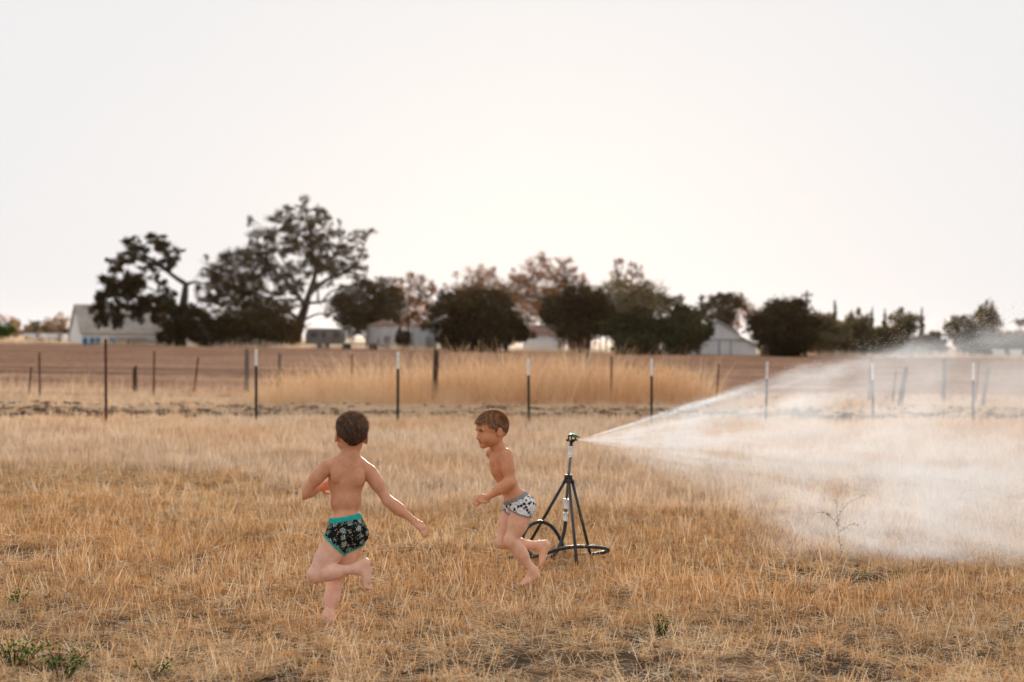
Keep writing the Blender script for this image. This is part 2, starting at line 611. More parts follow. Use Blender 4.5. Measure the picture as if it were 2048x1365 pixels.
def scatter(name, pts, rot, scl, idx, coll, label, cat):
    me = bpy.data.meshes.new(name)
    me.vertices.add(len(pts))
    me.vertices.foreach_set('co', np.ascontiguousarray(pts, np.float32).ravel())
    for nm, ty, arr, key in (('rot', 'FLOAT_VECTOR', rot, 'vector'), ('scl', 'FLOAT', scl, 'value'), ('idx', 'INT', idx, 'value')):
        a = me.attributes.new(nm, ty, 'POINT')
        a.data.foreach_set(key, np.ascontiguousarray(arr, np.int32 if ty == 'INT' else np.float32).ravel())
    o = link(name, me)
    ng = bpy.data.node_groups.new(name + '_scatter', 'GeometryNodeTree')
    ng.interface.new_socket('Geometry', in_out='INPUT', socket_type='NodeSocketGeometry')
    ng.interface.new_socket('Geometry', in_out='OUTPUT', socket_type='NodeSocketGeometry')
    n, l = ng.nodes, ng.links
    gi, go = n.new('NodeGroupInput'), n.new('NodeGroupOutput')
    ci = n.new('GeometryNodeCollectionInfo')
    ci.inputs['Collection'].default_value = coll
    ci.inputs['Separate Children'].default_value = True
    ci.inputs['Reset Children'].default_value = True
    ip = n.new('GeometryNodeInstanceOnPoints')
    ip.inputs['Pick Instance'].default_value = True

    def attr(nm, ty):
        a = n.new('GeometryNodeInputNamedAttribute')
        a.data_type = ty
        a.inputs['Name'].default_value = nm
        return [s for s in a.outputs if s.name == 'Attribute' and s.enabled][0]
    l.new(gi.outputs[0], ip.inputs['Points'])
    l.new(ci.outputs[0], ip.inputs['Instance'])
    l.new(attr('idx', 'INT'), ip.inputs['Instance Index'])
    e2r = n.new('FunctionNodeEulerToRotation')
    l.new(attr('rot', 'FLOAT_VECTOR'), e2r.inputs[0])
    l.new(e2r.outputs[0], ip.inputs['Rotation'])
    l.new(attr('scl', 'FLOAT'), ip.inputs['Scale'])
    l.new(ip.outputs[0], go.inputs[0])
    md = o.modifiers.new('scatter', 'NODES')
    md.node_group = ng
    return tag(o, label, cat, kind='stuff')


def field_points(dens, y0, y1, widen=1.25, side=1.2):
    """random points in the visible wedge of ground between depth y0 and y1"""
    area = (y1 * y1 - y0 * y0) * 0.36 * widen + (y1 - y0) * 2 * side
    n_ = int(area * dens)
    Y = np.sqrt(RNG.uniform(y0 * y0, y1 * y1, n_))
    X = RNG.uniform(-1, 1, n_) * (Y * 0.36 * widen + side)
    return X, Y


def scatter_field(name, X, Y, coll, idx, smin, smax, label, cat, keep=None):
    if keep is not None:
        k = RNG.uniform(0, 1, len(X)) < keep
        X, Y, idx = X[k], Y[k], idx[k]
    n_ = len(X)
    pts = np.stack([X, Y, gz(X, Y) - 0.004], -1)
    rot = np.stack([RNG.normal(0, .08, n_), RNG.normal(0, .08, n_), RNG.uniform(0, 6.283, n_)], -1)
    low = np.interp(Y, [6.0, 7.35, 8.2, 12], [.66, .70, 1.0, 1.0])      # flattened towards the camera
    return scatter(name, pts, rot, RNG.uniform(smin, smax, n_) * low, idx, coll, label, cat)


# stubble: upright cut tufts, laid straw, mixed
stub = []
for i in range(6):
    stub.append(join(blades(20, .03, .075, .0056, .05, .30, (.45, .26), seg=1), blades(9, .04, .09, .0048, .08, .7, (.6, .25)), blades(14, .05, .12, .0052, .08, .3, (.68, .25), lie=1, curl=.1), blades(10, .015, .04, .008, .06, .8, (.15, .15), seg=1)))
for i in range(5):
    stub.append(join(blades(34, .06, .18, .0054, .10, .3, (.68, .25), lie=0.9, curl=.12), blades(10, .02, .06, .0055, .06, .5, (.35, .25), seg=1), blades(8, .015, .04, .008, .08, .9, (.12, .12), seg=1)))
for i in range(3):
    stub.append(join(blades(14, .05, .11, .0042, .05, .40, (.40, .22), seg=3, curl=.9), blades(16, .02, .06, .0055, .06, .7, (.5, .25), seg=1), blades(8, .05, .12, .005, .08, .3, (.7, .25), lie=1, curl=.1)))
C_STUB = proto_collection('stubble', stub, M['stubble'])
X, Y = field_points(290, 4.6, 12.5, 1.3)
patch = vnoise(X * .9, Y * .9, 21) * .5 + vnoise(X * 2.6, Y * 2.6, 22) * .5
laid = np.clip((8.2 - Y) / 1.5, 0, 1) * 0.55 + 0.22 + (patch < .40) * .35
r = RNG.uniform(0, 1, len(X))
idx = np.where(r < laid, RNG.integers(6, 11, len(X)), np.where(RNG.uniform(0, 1, len(X)) < .72, RNG.integers(0, 6, len(X)), RNG.integers(11, 14, len(X))))
bare = (patch < .34) & (Y < 10)
scatter_field('stubble_grass', X, Y, C_STUB, idx, .7, 1.3, 'golden cut stubble and loose straw covering the near field', 'grass', np.where(bare, .30, np.clip(.14 + patch * 1.35, 0, 1)))
X, Y = field_points(95, 12.0, 17.5, 1.25)
patch = vnoise(X * .6, Y * .6, 23)
idx = np.where(RNG.uniform(0, 1, len(X)) < .25, RNG.integers(6, 10, len(X)), RNG.integers(0, 14, len(X)))

pale = []
for i in range(6):
    pale.append(join(blades(24, .05, .14, .006, .09, .25, (.5, .2)), blades(10, .08, .2, .006, .1, .5, (.7, .2), lie=.5)))
C_PALE = proto_collection('pale_grass', pale, M['pale_grass'])
# the middle ground mixes golden stubble and paler grass by patches
g_ = np.clip((vnoise(X * .25, Y * .35, 31) - .35) * 3 + (13.4 - Y) * .35, 0, 1)
sel = RNG.uniform(0, 1, len(X)) < g_
scatter_field('stubble_patches', X[sel], Y[sel], C_STUB, idx[sel], .9, 1.4, 'patches of golden stubble in the middle of the field', 'grass')
scatter_field('pale_grass', X[~sel], Y[~sel], C_PALE, RNG.integers(0, 6, (~sel).sum()), .8, 1.2, 'pale dry grass behind the sprinkler', 'grass')
X, Y = field_points(62, 17.0, 27.0, 1.2)
v_ = Y - .17 * X
keep = np.clip((25.2 + (vnoise(X * .7, Y * .3, 8) - .5) * 1.2 - v_) / .5, 0, 1)
scatter_field('pale_field_grass', X, Y, C_PALE, RNG.integers(0, 6, len(X)), 1.0, 1.55, 'pale short dry grass up to the steel post fence', 'grass', keep)
X, Y = field_points(14, 23.0, 41.0, 1.2)
v_ = Y - .17 * X
keep = ((v_ > 24.8) & (v_ < 38)) * np.clip(vnoise(X * .4, Y * 1.2, 12) * 1.6 - .4 + np.clip((v_ - 31) / 3, 0, .8), 0.04, 1)
scatter_field('mown_strip_grass', X, Y, C_PALE, RNG.integers(0, 6, len(X)), .7, 1.3, 'sparse mown grass on the strip between the fences', 'grass', keep)

# soil clods on the rough strip
ico = bmesh.new()
bmesh.ops.create_icosphere(ico, subdivisions=1, radius=1)
iv = np.array([v.co[:] for v in ico.verts])
if_ = np.array([[v.index for v in f.verts] for f in ico.faces])
ico.free()
n_ = 26000
Y = RNG.uniform(22, 38, n_)
X = RNG.uniform(-1, 1, n_) * (Y * .43 + 1)
v_ = Y - .17 * X
wgt = np.exp(-((v_ - 27.8) / 2.6) ** 2) * np.clip(vnoise(X * .5, Y * 1.3, 3) * 2.4 - .5, 0, 1)
k = RNG.uniform(0, 1, n_) < wgt * 1.2
X, Y = X[k], Y[k]
n_ = len(X)
S = RNG.uniform(.012, .055, (n_, 1, 1)) ** 1.0 * RNG.uniform(.7, 1.3, (n_, 1, 3)) * np.array([1.5, 1, .6])
V = iv[None] * S * RNG.uniform(.75, 1.2, (n_, len(iv), 1)) + np.stack([X, Y, gz(X, Y) + .01], -1)[:, None]
F = if_[None] + (np.arange(n_) * len(iv))[:, None, None]
M['clod'] = surf_mat('clod', lin(70, 54, 42), lin(124, 98, 76), 5, .95, bump=.5)
tag(link('soil_clods', np_mesh('soil_clods', V.reshape(-1, 3), F.reshape(-1, 3)), M['clod']), 'dark earth clods on the rough strip beyond the steel posts', 'soil', kind='stuff')


def blade_field(name, X, Y, hmin, hmax, wid, lean, tone, mat, label, seg=3, hscale=None, curl=.8):
    V, F, T = blades(len(X), hmin, hmax, wid, 0.0, lean, tone, seg=seg, curl=curl)
    V = V.reshape(len(X), -1, 3)
    if hscale is not None:
        V = V * hscale[:, None, None]
    V = V + np.stack([X, Y, np.zeros_like(X)], -1)[:, None]
    return tag(link(name, np_mesh(name, V.reshape(-1, 3), F, T), mat), label, 'grass', kind='stuff')


# tall dry grass along the old fence: thick in the middle, thinning to the left
def belt(px):
    """height of the dry growth in metres along the picture's width"""
    return np.interp(px, [-200, 0, 60, 200, 330, 400, 480, 530, 600, 700, 800, 860, 930, 1000, 1100, 1250, 1330, 1390, 1425, 1460, 1600, 2300],
                     [.8, .85, .8, .62, .55, .65, .5, .72, 1.05, 1.05, 1.10, 1.0, 1.2, 1.38, 1.3, 1.2, 1.15, .95, .5, .25, .3, .3])


n_ = 40000
pxs = RNG.uniform(-180, 2250, n_)
den = np.interp(pxs, [-200, 500, 540, 1390, 1440, 2250], [.42, .42, .85, .85, .2, .15])
k = RNG.uniform(0, 1, n_) < den
pxs = pxs[k]
n_ = len(pxs)
py0 = np.interp(pxs, [0, 520, 560, 1400, 2048], [796, 792, 806, 810, 812])
g0 = np.array([ground(a, b)[:] for a, b in zip(pxs[::400], py0[::400])])  # sampled for the depth only
Yb = np.array([ground(a, b).y for a, b in zip(pxs, py0)])
Yb = Yb + RNG.uniform(0, 3.4, n_) ** 1.0
Xb = (pxs - 1024) / FPX * Yb
lump = (.50 + .55 * vnoise(Xb * .8, Yb * .4, 44) + .25 * vnoise(Xb * 2.6, Yb * 2.6, 45)) * RNG.uniform(.40, 1.05, n_)
hb2 = np.minimum(belt(pxs) * lump, 1.25)
side_ = (pxs < 525) | (pxs > 1435)
blade_field('pale_weeds', Xb[side_], Yb[side_], .45, 1.1, .009, .55, (.55, .22), M['pale_grass'], 'pale wispy dry weeds at the foot of the old fence', hscale=hb2[side_])
# the thick middle grows in fanning clumps of uneven height
nc = 330
cpx = np.concatenate([RNG.uniform(520, 880, 95), RNG.uniform(840, 1410, 215), RNG.normal(1400, 30, 20)])
nc = len(cpx)
back = RNG.uniform(0, 1, nc)
cy_ = np.array([ground(a, 808).y for a in cpx]) - .9 + 4.4 * back
cx_ = (cpx - 1024) / FPX * cy_
ch = belt(cpx) * np.clip(RNG.normal(.68, .28, nc), .2, 1.2) * np.clip(.35 + back * 2.2, .3, 1)
ct = np.where(cpx < 880, RNG.uniform(.45, .85, nc), RNG.uniform(.25, .75, nc))
per = 88
ci = np.repeat(np.arange(nc), per)
r_ = .34 * np.sqrt(RNG.uniform(0, 1, len(ci))) * (.6 + ch[ci])
a_ = RNG.uniform(0, 6.283, len(ci))
V, F, T = blades(len(ci), .35, 1.08, .009, 0.0, .30, (.5, .16), seg=3, curl=.7)
V = V.reshape(len(ci), -1, 3) * ch[ci][:, None, None]
lean_ = V[..., 2:3] * r_[:, None, None] * .9
V[..., 0:1] += lean_ * np.cos(a_)[:, None, None]
V[..., 1:2] += lean_ * np.sin(a_)[:, None, None]
V += np.stack([cx_[ci] + np.cos(a_) * r_, cy_[ci] + np.sin(a_) * r_, np.zeros(len(ci))], -1)[:, None]
T = np.clip(T + (ct[ci][np.tile(np.arange(len(ci)), 3)] - .5), 0, 1)
tag(link('tall_dry_grass', np_mesh('tall_dry_grass', V.reshape(-1, 3), F, T), M['tall_grass']), 'tall golden dry grass growing along the old fence line', 'grass', kind='stuff')
# seeding dry brush heads in the tall grass
n_ = 4000
pxs = RNG.uniform(535, 1400, n_)
Yb = np.array([ground(a, 807).y for a in pxs]) + RNG.uniform(0, 3, n_)
Xb = (pxs - 1024) / FPX * Yb
hs = belt(pxs) * (.45 + .5 * vnoise(Xb * .9, Yb * .5, 44))
V, F, T = blades(n_, .12, .30, .014, 0, .9, (.35, .2), seg=2, curl=.4)
V = V.reshape(n_, -1, 3) + np.stack([Xb, Yb, hs * RNG.uniform(.15, .85, n_)], -1)[:, None]
tag(link('dry_brush', np_mesh('dry_brush', V.reshape(-1, 3), F, T), M['tall_grass']), 'tangled dry brush twigs inside the tall grass', 'grass', kind='stuff')
# dry grass edge in front of the farm
n_ = 9000
pxs = RNG.uniform(-300, 2300, n_)
Yb = np.array([line_y(fA, fB, (a - 1024) / FPX * 185) for a in pxs]).clip(150, 215) + RNG.uniform(-2, 5, n_)
Xb = (pxs - 1024) / FPX * Yb
blade_field('field_edge_grass', Xb, Yb, .3, .8, .09, .4, (.6, .2), M['pale_grass'], 'pale dry grass fringe at the far edge of the ploughed field', hscale=.5 + vnoise(Xb * .15, Yb * .1, 6))

# ------------------------------------------------------------------ trees


def px_m(Y):
    return Y / FPX


def leaf_cloud(centres, radii, n_leaf, size, sub=7, sig=.30, rng=RNG):
    """leaf-sized quads in lumpy sub-clumps inside ellipsoids"""
    C, R = np.array(centres, float), np.array(radii, float)
    vol = (R[:, 0] * R[:, 1] * R[:, 2]) ** .72
    cnt = np.maximum(12, (n_leaf * vol / vol.sum()).astype(int))
    P = []
    for c, r, k in zip(C, R, cnt):
        d = rng.normal(size=(sub, 3))
        d /= np.linalg.norm(d, axis=1)[:, None]
        sc_ = d * (rng.uniform(.25, 1, (sub, 1)) ** .5)
        p = sc_[rng.integers(0, sub, k)] + rng.normal(0, sig, (k, 3))
        P.append(c + p * r * .85)
    P = np.concatenate(P)
    n_ = len(P)
    a = rng.normal(size=(n_, 3))
    a /= np.linalg.norm(a, axis=1)[:, None]
    b = np.cross(a, rng.normal(size=(n_, 3)))
    b /= np.linalg.norm(b, axis=1)[:, None]
    s = size * rng.uniform(.6, 1.35, (n_, 1))
    V = np.stack([P - a * s * .5, P + b * s * .32, P + a * s * .5, P - b * s * .32], 1).reshape(-1, 3)
    F = np.arange(n_ * 4).reshape(-1, 4)
    return V, F, np.clip(rng.normal(.45, .25, n_), 0, 1)


def tree(name, label, base, limbs, clumps, n_leaf, leaf, size=.34, depth=1.0, grow=1.0, group='trees around the farm', r0=None, sub=7, sig=.3, twigs=True, floor=True):
    """base: pixel of the trunk foot on the ground; limbs: polylines of pixels with end radii in pixels; clumps: (px, py, rx, ry)"""
    b = ground(*base)
    Y0 = b.y
    k = px_m(Y0)
    root = empty(name, b, label, 'tree' if 'tree' in name or 'oak' in name or 'cypress' in name or 'pine' in name else 'shrub', group)
    rg = random.Random(hash(label) % 9999)
    rg = random.Random(sum(ord(c) for c in label))
    mb = MB()
    nodes = []
    for ln in limbs:
        pts, (ra, rb) = ln[:-1], ln[-1]
        P = []
        for j, (x, y) in enumerate(pts):
            off = 0 if (x, y) in [tuple(p) for p in limbs[0][:-1]] else rg.uniform(-1.2, 1.2) * depth
            q = at(x, y, Y0 + off)
            if floor and (x, y) == tuple(limbs[0][0]):
                q.z = -0.15
            P.append(q - b)
        P = smooth_path(P, 4)
        R = [(ra + (rb - ra) * j / (len(P) - 1)) * k for j in range(len(P))]
        mb.tube(P, R, 8)
        nodes += list(zip(P, R))
    C, Rr = [], []
    for (x, y, rx, ry) in clumps:
        off = rg.uniform(-1, 1) * depth * 2.2
        q = at(x, y, Y0 + off) - b
        C.append(q[:])
        Rr.append((rx * k * grow, (rx + ry) * .6 * k * grow, ry * k * grow))
        if twigs and nodes:
            best = min(nodes, key=lambda nr: (nr[0] - q).length + max(0, nr[0].z - q.z) * .6)
            p0, r_ = best
            mid = (p0 + q) * .5 + Vector((rg.uniform(-.5, .5), rg.uniform(-.5, .5), rg.uniform(-.2, .7)))
            mb.tube(smooth_path([p0, mid, q], 4), [min(r_, .16) * (1 - .8 * j / 8) + .02 for j in range(9)], 5)
            for _ in range(3):
                e = q + Vector((rg.uniform(-1, 1) * rx * k, rg.uniform(-1, 1) * rx * k, rg.uniform(-.8, 1) * ry * k))
                mb.tube([q * .5 + mid * .5, (q + e) * .5 + Vector((0, 0, .15)), e], [.05, .035, .015], 4)
    if mb.v:
        mb.build('trunk', M['bark'], root, smooth=True)
    V, F, T = leaf_cloud(C, Rr, n_leaf, size, sub, sig)
    V[:, 2] = np.maximum(V[:, 2], 0.02)
    link('crown', np_mesh('crown', V, F, T), M[leaf], root)
    return root


def crown(cx, cy, rx, ry, n_, fill=.42, seed=0, base=None):
    """clump list filling an ellipse"""
    rg = random.Random(seed * 13 + int(cx))
    out = []
    for j in range(n_):
        a, r_ = j * 2.39996, math.sqrt((j + .5) / n_) * .82
        out.append((cx + math.cos(a) * r_ * rx + rg.uniform(-.1, .1) * rx, cy + math.sin(a) * r_ * ry + rg.uniform(-.1, .1) * ry,
                    rx * fill * rg.uniform(.75, 1.25), ry * fill * rg.uniform(.75, 1.25)))
    for j in range(n_ // 2):                                     # ragged outline
        a, r_ = rg.uniform(math.pi * .95, math.pi * 2.05), rg.uniform(.88, 1.12)
        out.append((cx + math.cos(a) * r_ * rx, cy + math.sin(a) * r_ * ry, rx * fill * rg.uniform(.28, .55), ry * fill * rg.uniform(.28, .6)))
    return out


def c3(x, y):
    return (x / 2.73, 380 + y / 2.73)


c3l = lambda pts, r: [c3(*p) for p in pts] + [r]
oak1 = [(720, 290, 50, 32), (845, 268, 60, 30), (900, 318, 60, 40), (945, 390, 40, 36), (760, 335, 80, 26), (690, 372, 55, 34), (640, 420, 40, 32),
        (590, 495, 55, 42), (670, 500, 100, 44), (770, 490, 55, 36), (575, 580, 50, 46), (640, 575, 60, 50), (715, 545, 70, 34), (545, 655, 45, 55),
        (560, 710, 40, 40), (632, 690, 40, 52), (700, 640, 34, 22), (785, 640, 55, 42), (840, 600, 52, 36), (750, 700, 34, 34), (900, 525, 38, 30),
        (870, 640, 42, 34), (800, 425, 46, 22), (935, 580, 36, 34), (950, 650, 46, 40), (925, 735, 46, 50), (1040, 700, 44, 60), (1010, 780, 56, 56),
        (1060, 660, 36, 34), (905, 800, 44, 40), (1075, 790, 40, 50)]
tree('oak_tree', 'spreading dark oak with a drooping crown over the grey roofed barn', (362, 694),
     [c3l([(985, 860), (985, 760), (1000, 640), (1010, 560), (1015, 515)], (13, 5)), c3l([(1015, 515), (960, 480), (910, 440), (870, 400), (800, 365), (720, 335)], (5, 1.5)),
      c3l([(1012, 520), (1060, 503), (1100, 508)], (4, 1.5)), c3l([(1000, 660), (920, 620), (840, 640), (770, 690)], (4.5, 1.2)), c3l([(905, 440), (940, 395), (900, 320)], (2.5, 1)),
      c3l([(990, 700), (940, 690), (860, 560), (680, 500)], (3, 1))],
     [(*c3(x, y), rx / 2.73, ry / 2.73) for x, y, rx, ry in oak1] + crown(252, 590, 62, 84, 10, .18, 1) + crown(320, 520, 50, 42, 7, .2, 2) + crown(345, 640, 52, 50, 8, .26, 3), 42000, 'oak_leaf', .25, 1.6, grow=1.24, sub=11, sig=.19)
oak2 = [(425, 540, 28, 20), (455, 520, 24, 15), (440, 572, 30, 20), (482, 560, 26, 16), (502, 530, 25, 13), (418, 600, 18, 14), (462, 600, 24, 13), (470, 545, 20, 14),
        (553, 436, 22, 13), (530, 470, 24, 12), (560, 465, 20, 10), (602, 465, 26, 20), (590, 440, 18, 13), (612, 400, 11, 11), (600, 420, 18, 9), (636, 420, 13, 10),
        (652, 445, 16, 10), (672, 466, 14, 9), (720, 468, 18, 9), (742, 464, 11, 7), (640, 490, 28, 12), (600, 500, 24, 13), (560, 500, 24, 12), (520, 500, 24, 12),
        (690, 500, 24, 14), (700, 528, 26, 14), (662, 540, 32, 13), (722, 556, 18, 8), (580, 540, 22, 17), (540, 540, 24, 17), (510, 572, 25, 16), (560, 580, 26, 15),
        (592, 570, 16, 11), (640, 572, 16, 8), (690, 575, 16, 6), (530, 610, 24, 13), (495, 602, 22, 13), (545, 635, 30, 18), (575, 610, 20, 12), (480, 580, 20, 14),
        (625, 520, 20, 10), (665, 515, 18, 9), (575, 480, 20, 10), (690, 620, 14, 6), (655, 630, 10, 5)]
tree('oak_tree', 'tallest oak with an open lacy crown and a leaning forked trunk', (586, 695),
     [[(586, 694), (598, 650), (608, 622), (617, 592), (9.5 * 1.35, 6)], [(617, 592), (628, 560), (632, 535), (625, 500), (618, 450), (612, 408), (6, 1)],
      [(617, 592), (650, 562), (690, 545), (715, 525), (728, 490), (738, 468), (4.5, .9)], [(608, 610), (588, 580), (560, 552), (522, 522), (480, 520), (430, 540), (5, 1)],
      [(612, 607), (645, 604), (672, 595), (692, 600), (3.4, .8)], [(601, 645), (630, 630), (652, 628), (668, 634), (2.8, .7)], [(600, 640), (560, 612), (520, 590), (460, 570), (4, 1)],
      [(625, 500), (600, 470), (560, 440), (3, .8)], [(628, 555), (660, 520), (690, 500), (672, 466), (3, .8)], [(600, 600), (580, 545), (540, 480), (3, .8)]],
     oak2 + crown(470, 575, 78, 78, 18, .22, 1) + crown(590, 495, 96, 92, 20, .18, 2) + crown(685, 525, 66, 58, 11, .2, 3) + crown(525, 625, 74, 55, 12, .26, 4), 46000, 'oak_leaf', .25, 2.4, grow=1.22, sub=11, sig=.19)


def simple_tree(name, label, x, ybase, top, half, leaf='oak_leaf', n_leaf=6000, ycrown=None, trunk=5, n_=16, fill=.42, size=.34, sub=8, sig=.32, depth=1.4, extra=(), group='trees around the farm'):
    ycrown = ycrown if ycrown is not None else ybase
    cyc, ry = (top + ycrown) / 2, (ycrown - top) / 2
    limbs = [[(x, ybase - 1), (x + 1, (ybase + cyc) / 2), (x - 1, cyc), (trunk, trunk * .4)],
             [(x, (ybase + cyc) / 2), (x + half * .35, cyc - ry * .2), (x + half * .6, cyc - ry * .35), (trunk * .5, .8)],
             [(x, (ybase + cyc) / 2), (x - half * .3, cyc - ry * .1), (x - half * .6, cyc - ry * .3), (trunk * .5, .8)]]
    return tree(name, label, (x, ybase), limbs, crown(x, cyc, half * 1.08, ry * 1.05, n_, fill, int(x)) + list(extra), int(n_leaf * 1.9), leaf, size * .8, depth, grow=1.08, group=group, sub=sub * 2, sig=sig * .68)


simple_tree('shrub', 'dense dark shrub mass filling the gap left of the tall oak trunk', 520, 696, 618, 78, n_leaf=9000, n_=18, sig=.4)
simple_tree('shrub', 'low dark shrub between the two oak trunks', 418, 695, 628, 40, n_leaf=4500, n_=10, sig=.4)
simple_tree('leafy_tree', 'rounded dark tree overhanging the left grain bin', 735, 697, 570, 68, n_leaf=11000, ycrown=664, n_=20, sig=.38,
            extra=[(700, 672, 14, 14), (690, 640, 22, 20), (770, 560, 20, 12)])
simple_tree('shrub', 'dark bush between the two grain bins', 806, 701, 660, 15, n_leaf=1800, n_=6, sig=.4)
simple_tree('sunlit_tree', 'thin sunlit amber tree showing behind the two grain bins', 815, 694, 556, 68, 'sunglow_leaf', 5200, 668, 4, 24, .26, .34, 6, .27, 2.5)  # orange in these crowns is sun glow carried by the leaf colour
simple_tree('sunlit_tree', 'amber tree glowing with low sun left of the white shed', 975, 694, 543, 82, 'sunglow_leaf', 11500, 680, 6, 30, .28, .32, 7, .27, 2.5, extra=[(910, 640, 24, 14), (925, 600, 20, 14)])
simple_tree('sunlit_tree', 'tall rounded amber tree with the bright sun gap below its crown', 1092, 694, 520, 80, 'sunglow_leaf', 12500, 650, 6, 32, .27, .32, 7, .26, 2.5, extra=[(1030, 600, 26, 14), (1020, 630, 20, 14)])
simple_tree('leafy_tree', 'dark bushy tree just left of the white brown roofed shed', 950, 706, 588, 86, n_leaf=13000, n_=22, sig=.4, extra=[(1000, 660, 40, 24)])
simple_tree('shrub', 'low dark shrub leaning against the side of the white shed', 1012, 706, 646, 44, n_leaf=5000, n_=10, sig=.4, ycrown=690)
simple_tree('leafy_tree', 'dense rounded black green tree right of the white shed', 1160, 708, 582, 62, n_leaf=13000, ycrown=676, n_=18, sig=.42)
simple_tree('shrub', 'low dark undergrowth right of the right grain bin', 900, 703, 655, 24, n_leaf=3000, n_=8, sig=.4)
simple_tree('olive_tree', 'broad greyish tree behind the dense round one', 1262, 706, 568, 84, 'olive_leaf', 10000, 680, 6, 20, .42, .36, 8, .38, 2, extra=[(1215, 575, 20, 10), (1190, 590, 20, 12)])
simple_tree('sunlit_tree', 'wispy amber treetop rising highest behind the greyish tree', 1252, 696, 522, 36, 'sunglow_leaf', 1500, 610, 4, 16, .26, .36, 5, .24, 2)
simple_tree('leafy_tree', 'green bushy tree in front of the greyish tree', 1275, 712, 628, 56, 'pine_leaf', 9000, n_=16, sig=.42)
simple_tree('leafy_tree', 'rounded green tree covering the left side of the white barn', 1370, 713, 622, 46, 'pine_leaf', 8500, 706, n_=16, sig=.42)
simple_tree('leafy_tree', 'dark tree with a ragged amber top behind the white barn', 1425, 706, 590, 52, 'oak_leaf', 6000, 690, n_=18, fill=.34, sig=.3, extra=[(1462, 600, 30, 14), (1484, 612, 14, 10)])
simple_tree('sunlit_tree', 'small thin amber tree above the white barn roof', 1462, 700, 588, 40, 'sunglow_leaf', 2200, 660, 3, 14, .28, .34, 5, .26, 1.5)
simple_tree('leafy_tree', 'big dark tree at the right end of the white barn', 1568, 716, 606, 54, 'oak_leaf', 11000, n_=20, sig=.4, extra=[(1518, 634, 18, 18)])
simple_tree('leafy_tree', 'green tree beside the tall utility pole', 1640, 714, 630, 46, 'olive_leaf', 5500, n_=14, sig=.38)
for x, t, h, lb in ((1690, 640, 30, 'green tree left of the second cypress spire'), (1722, 632, 26, 'rounded olive tree between the cypress spires'), (1808, 629, 34, 'broad pale olive tree before the last cypress'),
                    (1760, 655, 34, 'low olive tree veiled by the top of the spray'), (1860, 668, 30, 'low pale hedge tree under the gap in the skyline')):
    simple_tree('olive_tree', lb, x, 714, t, h, 'olive_leaf', 3600, n_=12, sig=.36)
simple_tree('pine_tree', 'tall pale conifer on the right skyline', 1976, 716, 612, 22, 'olive_leaf', 2600, n_=14, sig=.34, fill=.4)
simple_tree('olive_tree', 'pale olive tree left of the tall right conifer', 1936, 716, 634, 38, 'olive_leaf', 3600, n_=14, sig=.36)
simple_tree('leafy_tree', 'dark reddish tree at the right border of the picture', 2030, 716, 664, 42, 'sunglow_leaf', 5000, n_=14, sig=.38, extra=[(2044, 645, 18, 8)])
simple_tree('olive_tree', 'green hedge tree behind the small white vehicles', 2010, 718, 686, 60, 'pine_leaf', 3600, n_=12, sig=.38)


def cypress(label, x, top, half=4.5):
    b = ground(x, 712)
    k = px_m(b.y)
    root = empty('cypress_tree', b, label, 'tree', 'cypress spires on the right skyline')
    h = (712 - top) * k
    mb = MB()
    mb.tube([(0, 0, -.1), (0, 0, h * .5), (0, 0, h * .97)], [.12, .09, .02], 6)
    mb.build('trunk', M['bark'], root, True)
    cs, rs = [], []
    for j in range(14):
        t = j / 13
        cs.append((random.uniform(-.05, .05), random.uniform(-.05, .05), h * (.06 + .9 * t)))
        r_ = half * k * (math.sin(math.pi * min(1, .25 + t * .75)) ** .6 + .12)
        rs.append((r_, r_, h * .06))
    V, F, T = leaf_cloud(cs, rs, 1300, .26, 6, .36)
    link('crown', np_mesh('crown', V, F, T), M['pine_leaf'], root)


for x, t, lb in ((1658, 622, 'short cypress spire just left of the tallest one'), (1668, 598, 'tallest cypress spire right of the utility pole'), (1703, 618, 'broad cypress spire rising from the green tree'),
                 (1743, 617, 'slim cypress spire in the middle of the row'), (1769, 620, 'faint slim cypress spire fourth from the utility pole'), (1843, 616, 'last cypress spire at the right end of the row')):
    cypress(lb, x, t, 6.5 if 'broad' in lb else 4.5)

# far trees on the left skyline
for x, t, h, lf, lb in ((5, 628, 26, 'haze_pale_leaf', 'pale far tree cut by the left border'), (30, 640, 12, 'haze_pale_leaf', 'thin pale far tree beside the green bush'), (62, 648, 18, 'haze_pale_leaf', 'hazy far tree above the low white sheds'),
                        (75, 646, 24, 'olive_leaf', 'dark far tree above the low white sheds'), (100, 634, 12, 'haze_pale_leaf', 'wispy far tree left of the barn gable'), (122, 632, 16, 'haze_pale_leaf', 'highest wispy far tree beside the barn gable'),
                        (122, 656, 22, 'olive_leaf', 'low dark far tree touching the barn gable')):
    simple_tree('far_tree', lb, x, 679, t, h, lf, 420 if lf == 'haze_pale_leaf' else 1100, n_=10, sig=.36, size=.55, trunk=1.5, group='far trees on the left skyline')
simple_tree('shrub', 'round green bush at the left border', 5, 687, 650, 20, 'weed', 2400, n_=8, sig=.38, size=.3)

# ------------------------------------------------------------------ farm buildings


